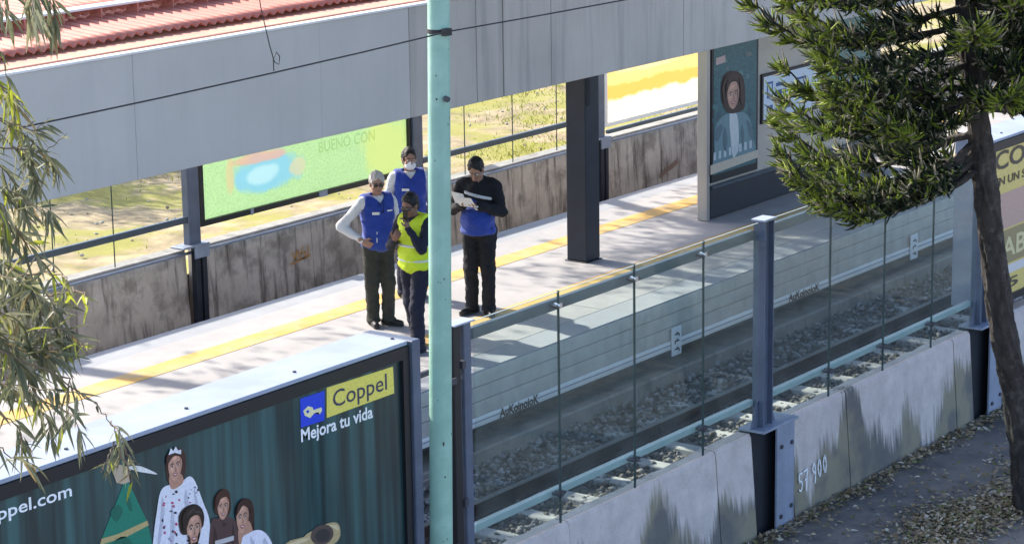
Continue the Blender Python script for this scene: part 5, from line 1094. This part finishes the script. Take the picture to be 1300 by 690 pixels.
# 1: man with hand on hip
J = std(); J.update(elR=(.40, -.10, 1.15), wrR=(.235, .10, 1.00), elL=(-.27, -.06, 1.13), wrL=(-.215, .09, .96), ankR=(.075, -.02, .09), ankL=(-.085, .05, .09), kneeR=(.085, .0, .50), kneeL=(-.085, .06, .50), toeR=np.array([.03, .12, -.04]), toeL=np.array([-.06, .12, -.04]))
def ex1(E, put, H, M):
    put('badge', patch([(.05, .163, 1.315), (.05, .161, 1.285), (.13, .140, 1.318), (.13, .138, 1.288)], 'reflector')); put('badge', patch([(-.12, .143, 1.325), (-.12, .141, 1.308), (-.045, .164, 1.328), (-.045, .162, 1.311)], 'reflector'))
    put('pocket_trim', patch([(.085, .170, 1.10), (.09, .170, .98), (.095, .168, 1.10), (.10, .168, .98)], 'reflector')); put('pocket_trim', patch([(-.10, .168, 1.10), (-.105, .168, .98), (-.088, .170, 1.10), (-.093, .170, .98)], 'reflector'))
    put('lanyard', Body().cone((-.03, .12, 1.42), (-.005, .150, 1.30), .004, .004, .002).cone((.03, .12, 1.42), (.005, .150, 1.30), .004, .004, .002).mesh('lanyard', .004, 'cloth_navy'))
person('grey-haired man in blue vest over white sleeves, right hand on his hip', (20.11, 16.61, 0), (-.40, -.92), J, 'skin', 'hair_grey', (-.30, -.10), shirt='cloth_white', vest='cloth_blue', trousers='cloth_olive', hands={'R': ((-.5, .3, -.35), (-.6, -.6, 0), (0, .4, .8), .7), 'L': ((.1, .35, -.8), (.9, 0, 0), (0, 1, 0), .7)}, belly=.03, glasses=True, extras=ex1, scale=.985, hair_cut=.9)

# 2: masked worker behind the pole
J = std(); J.update(elR=(.27, -.03, 1.12), wrR=(.23, .12, .92))
person('masked worker in blue vest and white sleeves, standing farthest back behind the green pole', (21.32, 17.12, 0), (-.62, -.78), J, 'skin', 'hair_black', (.05, .02), shirt='cloth_white', vest='cloth_blue', trousers='cloth_navy', hands={'R': ((0, .3, -.9), (-1, 0, 0), (0, 1, 0), .5), 'L': ((0, .3, -.9), (1, 0, 0), (0, 1, 0), .5)}, mask=True, extras=lambda E, put, H, M: put('badge', patch([(.04, .165, 1.30), (.04, .163, 1.27), (.12, .142, 1.303), (.12, .140, 1.273)], 'reflector')))

# 3: worker in hi-vis vest raising hand to face
J = std(); J.update(head=(0, .065, 1.585), neck=(0, .015, 1.48), shL=(-.185, .02, 1.39), elL=(-.235, .17, 1.15), wrL=(-.09, .22, 1.38), shR=(.185, .0, 1.40), elR=(.25, .10, 1.13), wrR=(.08, .24, 1.24), ankL=(-.10, .10, .09), ankR=(.11, -.14, .09), kneeL=(-.10, .12, .50), kneeR=(.10, -.03, .50))
def ex3(E, put, H, M):
    for z in (1.0, 1.16):
        Bb = Body().ell((0, .005, z), (.206, .160, .03), .01); put('reflective_band', Bb.mesh('reflective_band', .008, 'reflector', zmin=z - .022, zmax=z + .022))
    put('phone', MB().box(-.10, -.035, .225, .24, 1.44, 1.57, .006).mesh('phone')).data.materials.append(MATS['lens'])
person('worker in yellow hi-vis vest raising a hand to the face, beside green pole', (19.50, 15.60, 0), (-.93, .02), J, 'skin_dark', 'hair_black', (.05, -.30), shirt='cloth_navy', vest='hivis', trousers='cloth_navy', hands={'L': ((.2, .05, .9), (.9, .2, 0), (0, .2, .8), .75), 'R': ((-.6, .3, .6), (0, -.5, .6), (0, .3, .8), .8)}, glasses=True, extras=ex3, scale=.985)

# 4: man in dark jacket reading papers
J = std(); J.update(head=(0, .075, 1.585), neck=(0, .02, 1.48), shR=(.195, .0, 1.39), shL=(-.195, .0, 1.39), elR=(.275, .06, 1.14), wrR=(.075, .285, 1.245), elL=(-.275, .06, 1.14), wrL=(-.06, .29, 1.24), ankR=(.10, -.01, .09), ankL=(-.10, .02, .09), toeR=np.array([.05, .12, -.04]), toeL=np.array([-.06, .12, -.04]))
def ex4(E, put, H, M):
    pp = put('papers', MB().add([(-.08, .34, 1.23), (.10, .33, 1.24), (.13, .44, 1.36), (-.06, .45, 1.35), (.02, .385, 1.285)], [(0, 1, 4), (1, 2, 4), (2, 3, 4), (3, 0, 4)]).mesh('papers')); pp.data.materials.append(MATS['paper'])
    pp = put('papers', MB().add([(.02, .335, 1.245), (.16, .32, 1.27), (.17, .42, 1.41), (.03, .44, 1.39)], [(0, 1, 2, 3)]).mesh('papers')); pp.data.materials.append(MATS['paper'])
    # blue lower half of the jacket and the white chest stripe wrap round the torso
    Bl = Body().ell((0, 0, 1.26), (.199, .141, .228), .04).ell((0, .01 + .035, 1.05), (.181, .141 + .042, .192), .05).ell((0, .021, .93), (.189, .143 + .021, .092), .05)
    put('blue_panel', Bl.mesh('blue_panel', .0105, 'cloth_blue', .0062, 21.0, zmin=.885, cut=lambda X, Y, Z: Z - 1.19 - .10 * np.sin(X * 9 + 1.0)))
    Bs = Body().ell((0, 0, 1.26), (.208, .149, .234), .04).ell((0, .01 + .035, 1.05), (.190, .149 + .042, .196), .05)
    put('white_stripe', Bs.mesh('white_stripe', .0095, 'cloth_white', zmin=1.15, cut=lambda X, Y, Z: np.maximum(np.abs(Z - 1.315 - .22 * (X + .0)) - .016, np.maximum(-Y + .01, np.abs(X + .02) - .15))))
    for s_ in ('R', 'L'):
        w_ = np.array(J['wr' + s_]); d_ = nrm(w_ - np.array(J['el' + s_])); put('cuff', Body().cone(w_ - d_ * .030, w_ - d_ * .020, .046, .043, .01).mesh('cuff', .008, 'cloth_white'))
person('man in black and blue jacket with white chest stripe, looking down at papers', (21.12, 15.98, 0), (-.86, -.30), J, 'skin', 'hair_black', (.0, -.62), jacket='cloth_black', trousers='cloth_black', belly=.07, hands={'R': ((-.75, .5, .25), (-.1, .2, 1), (0, .7, .5), .75), 'L': ((.75, .5, .25), (.1, .2, 1), (0, .7, .5), .75)}, extras=ex4, scale=1.04)
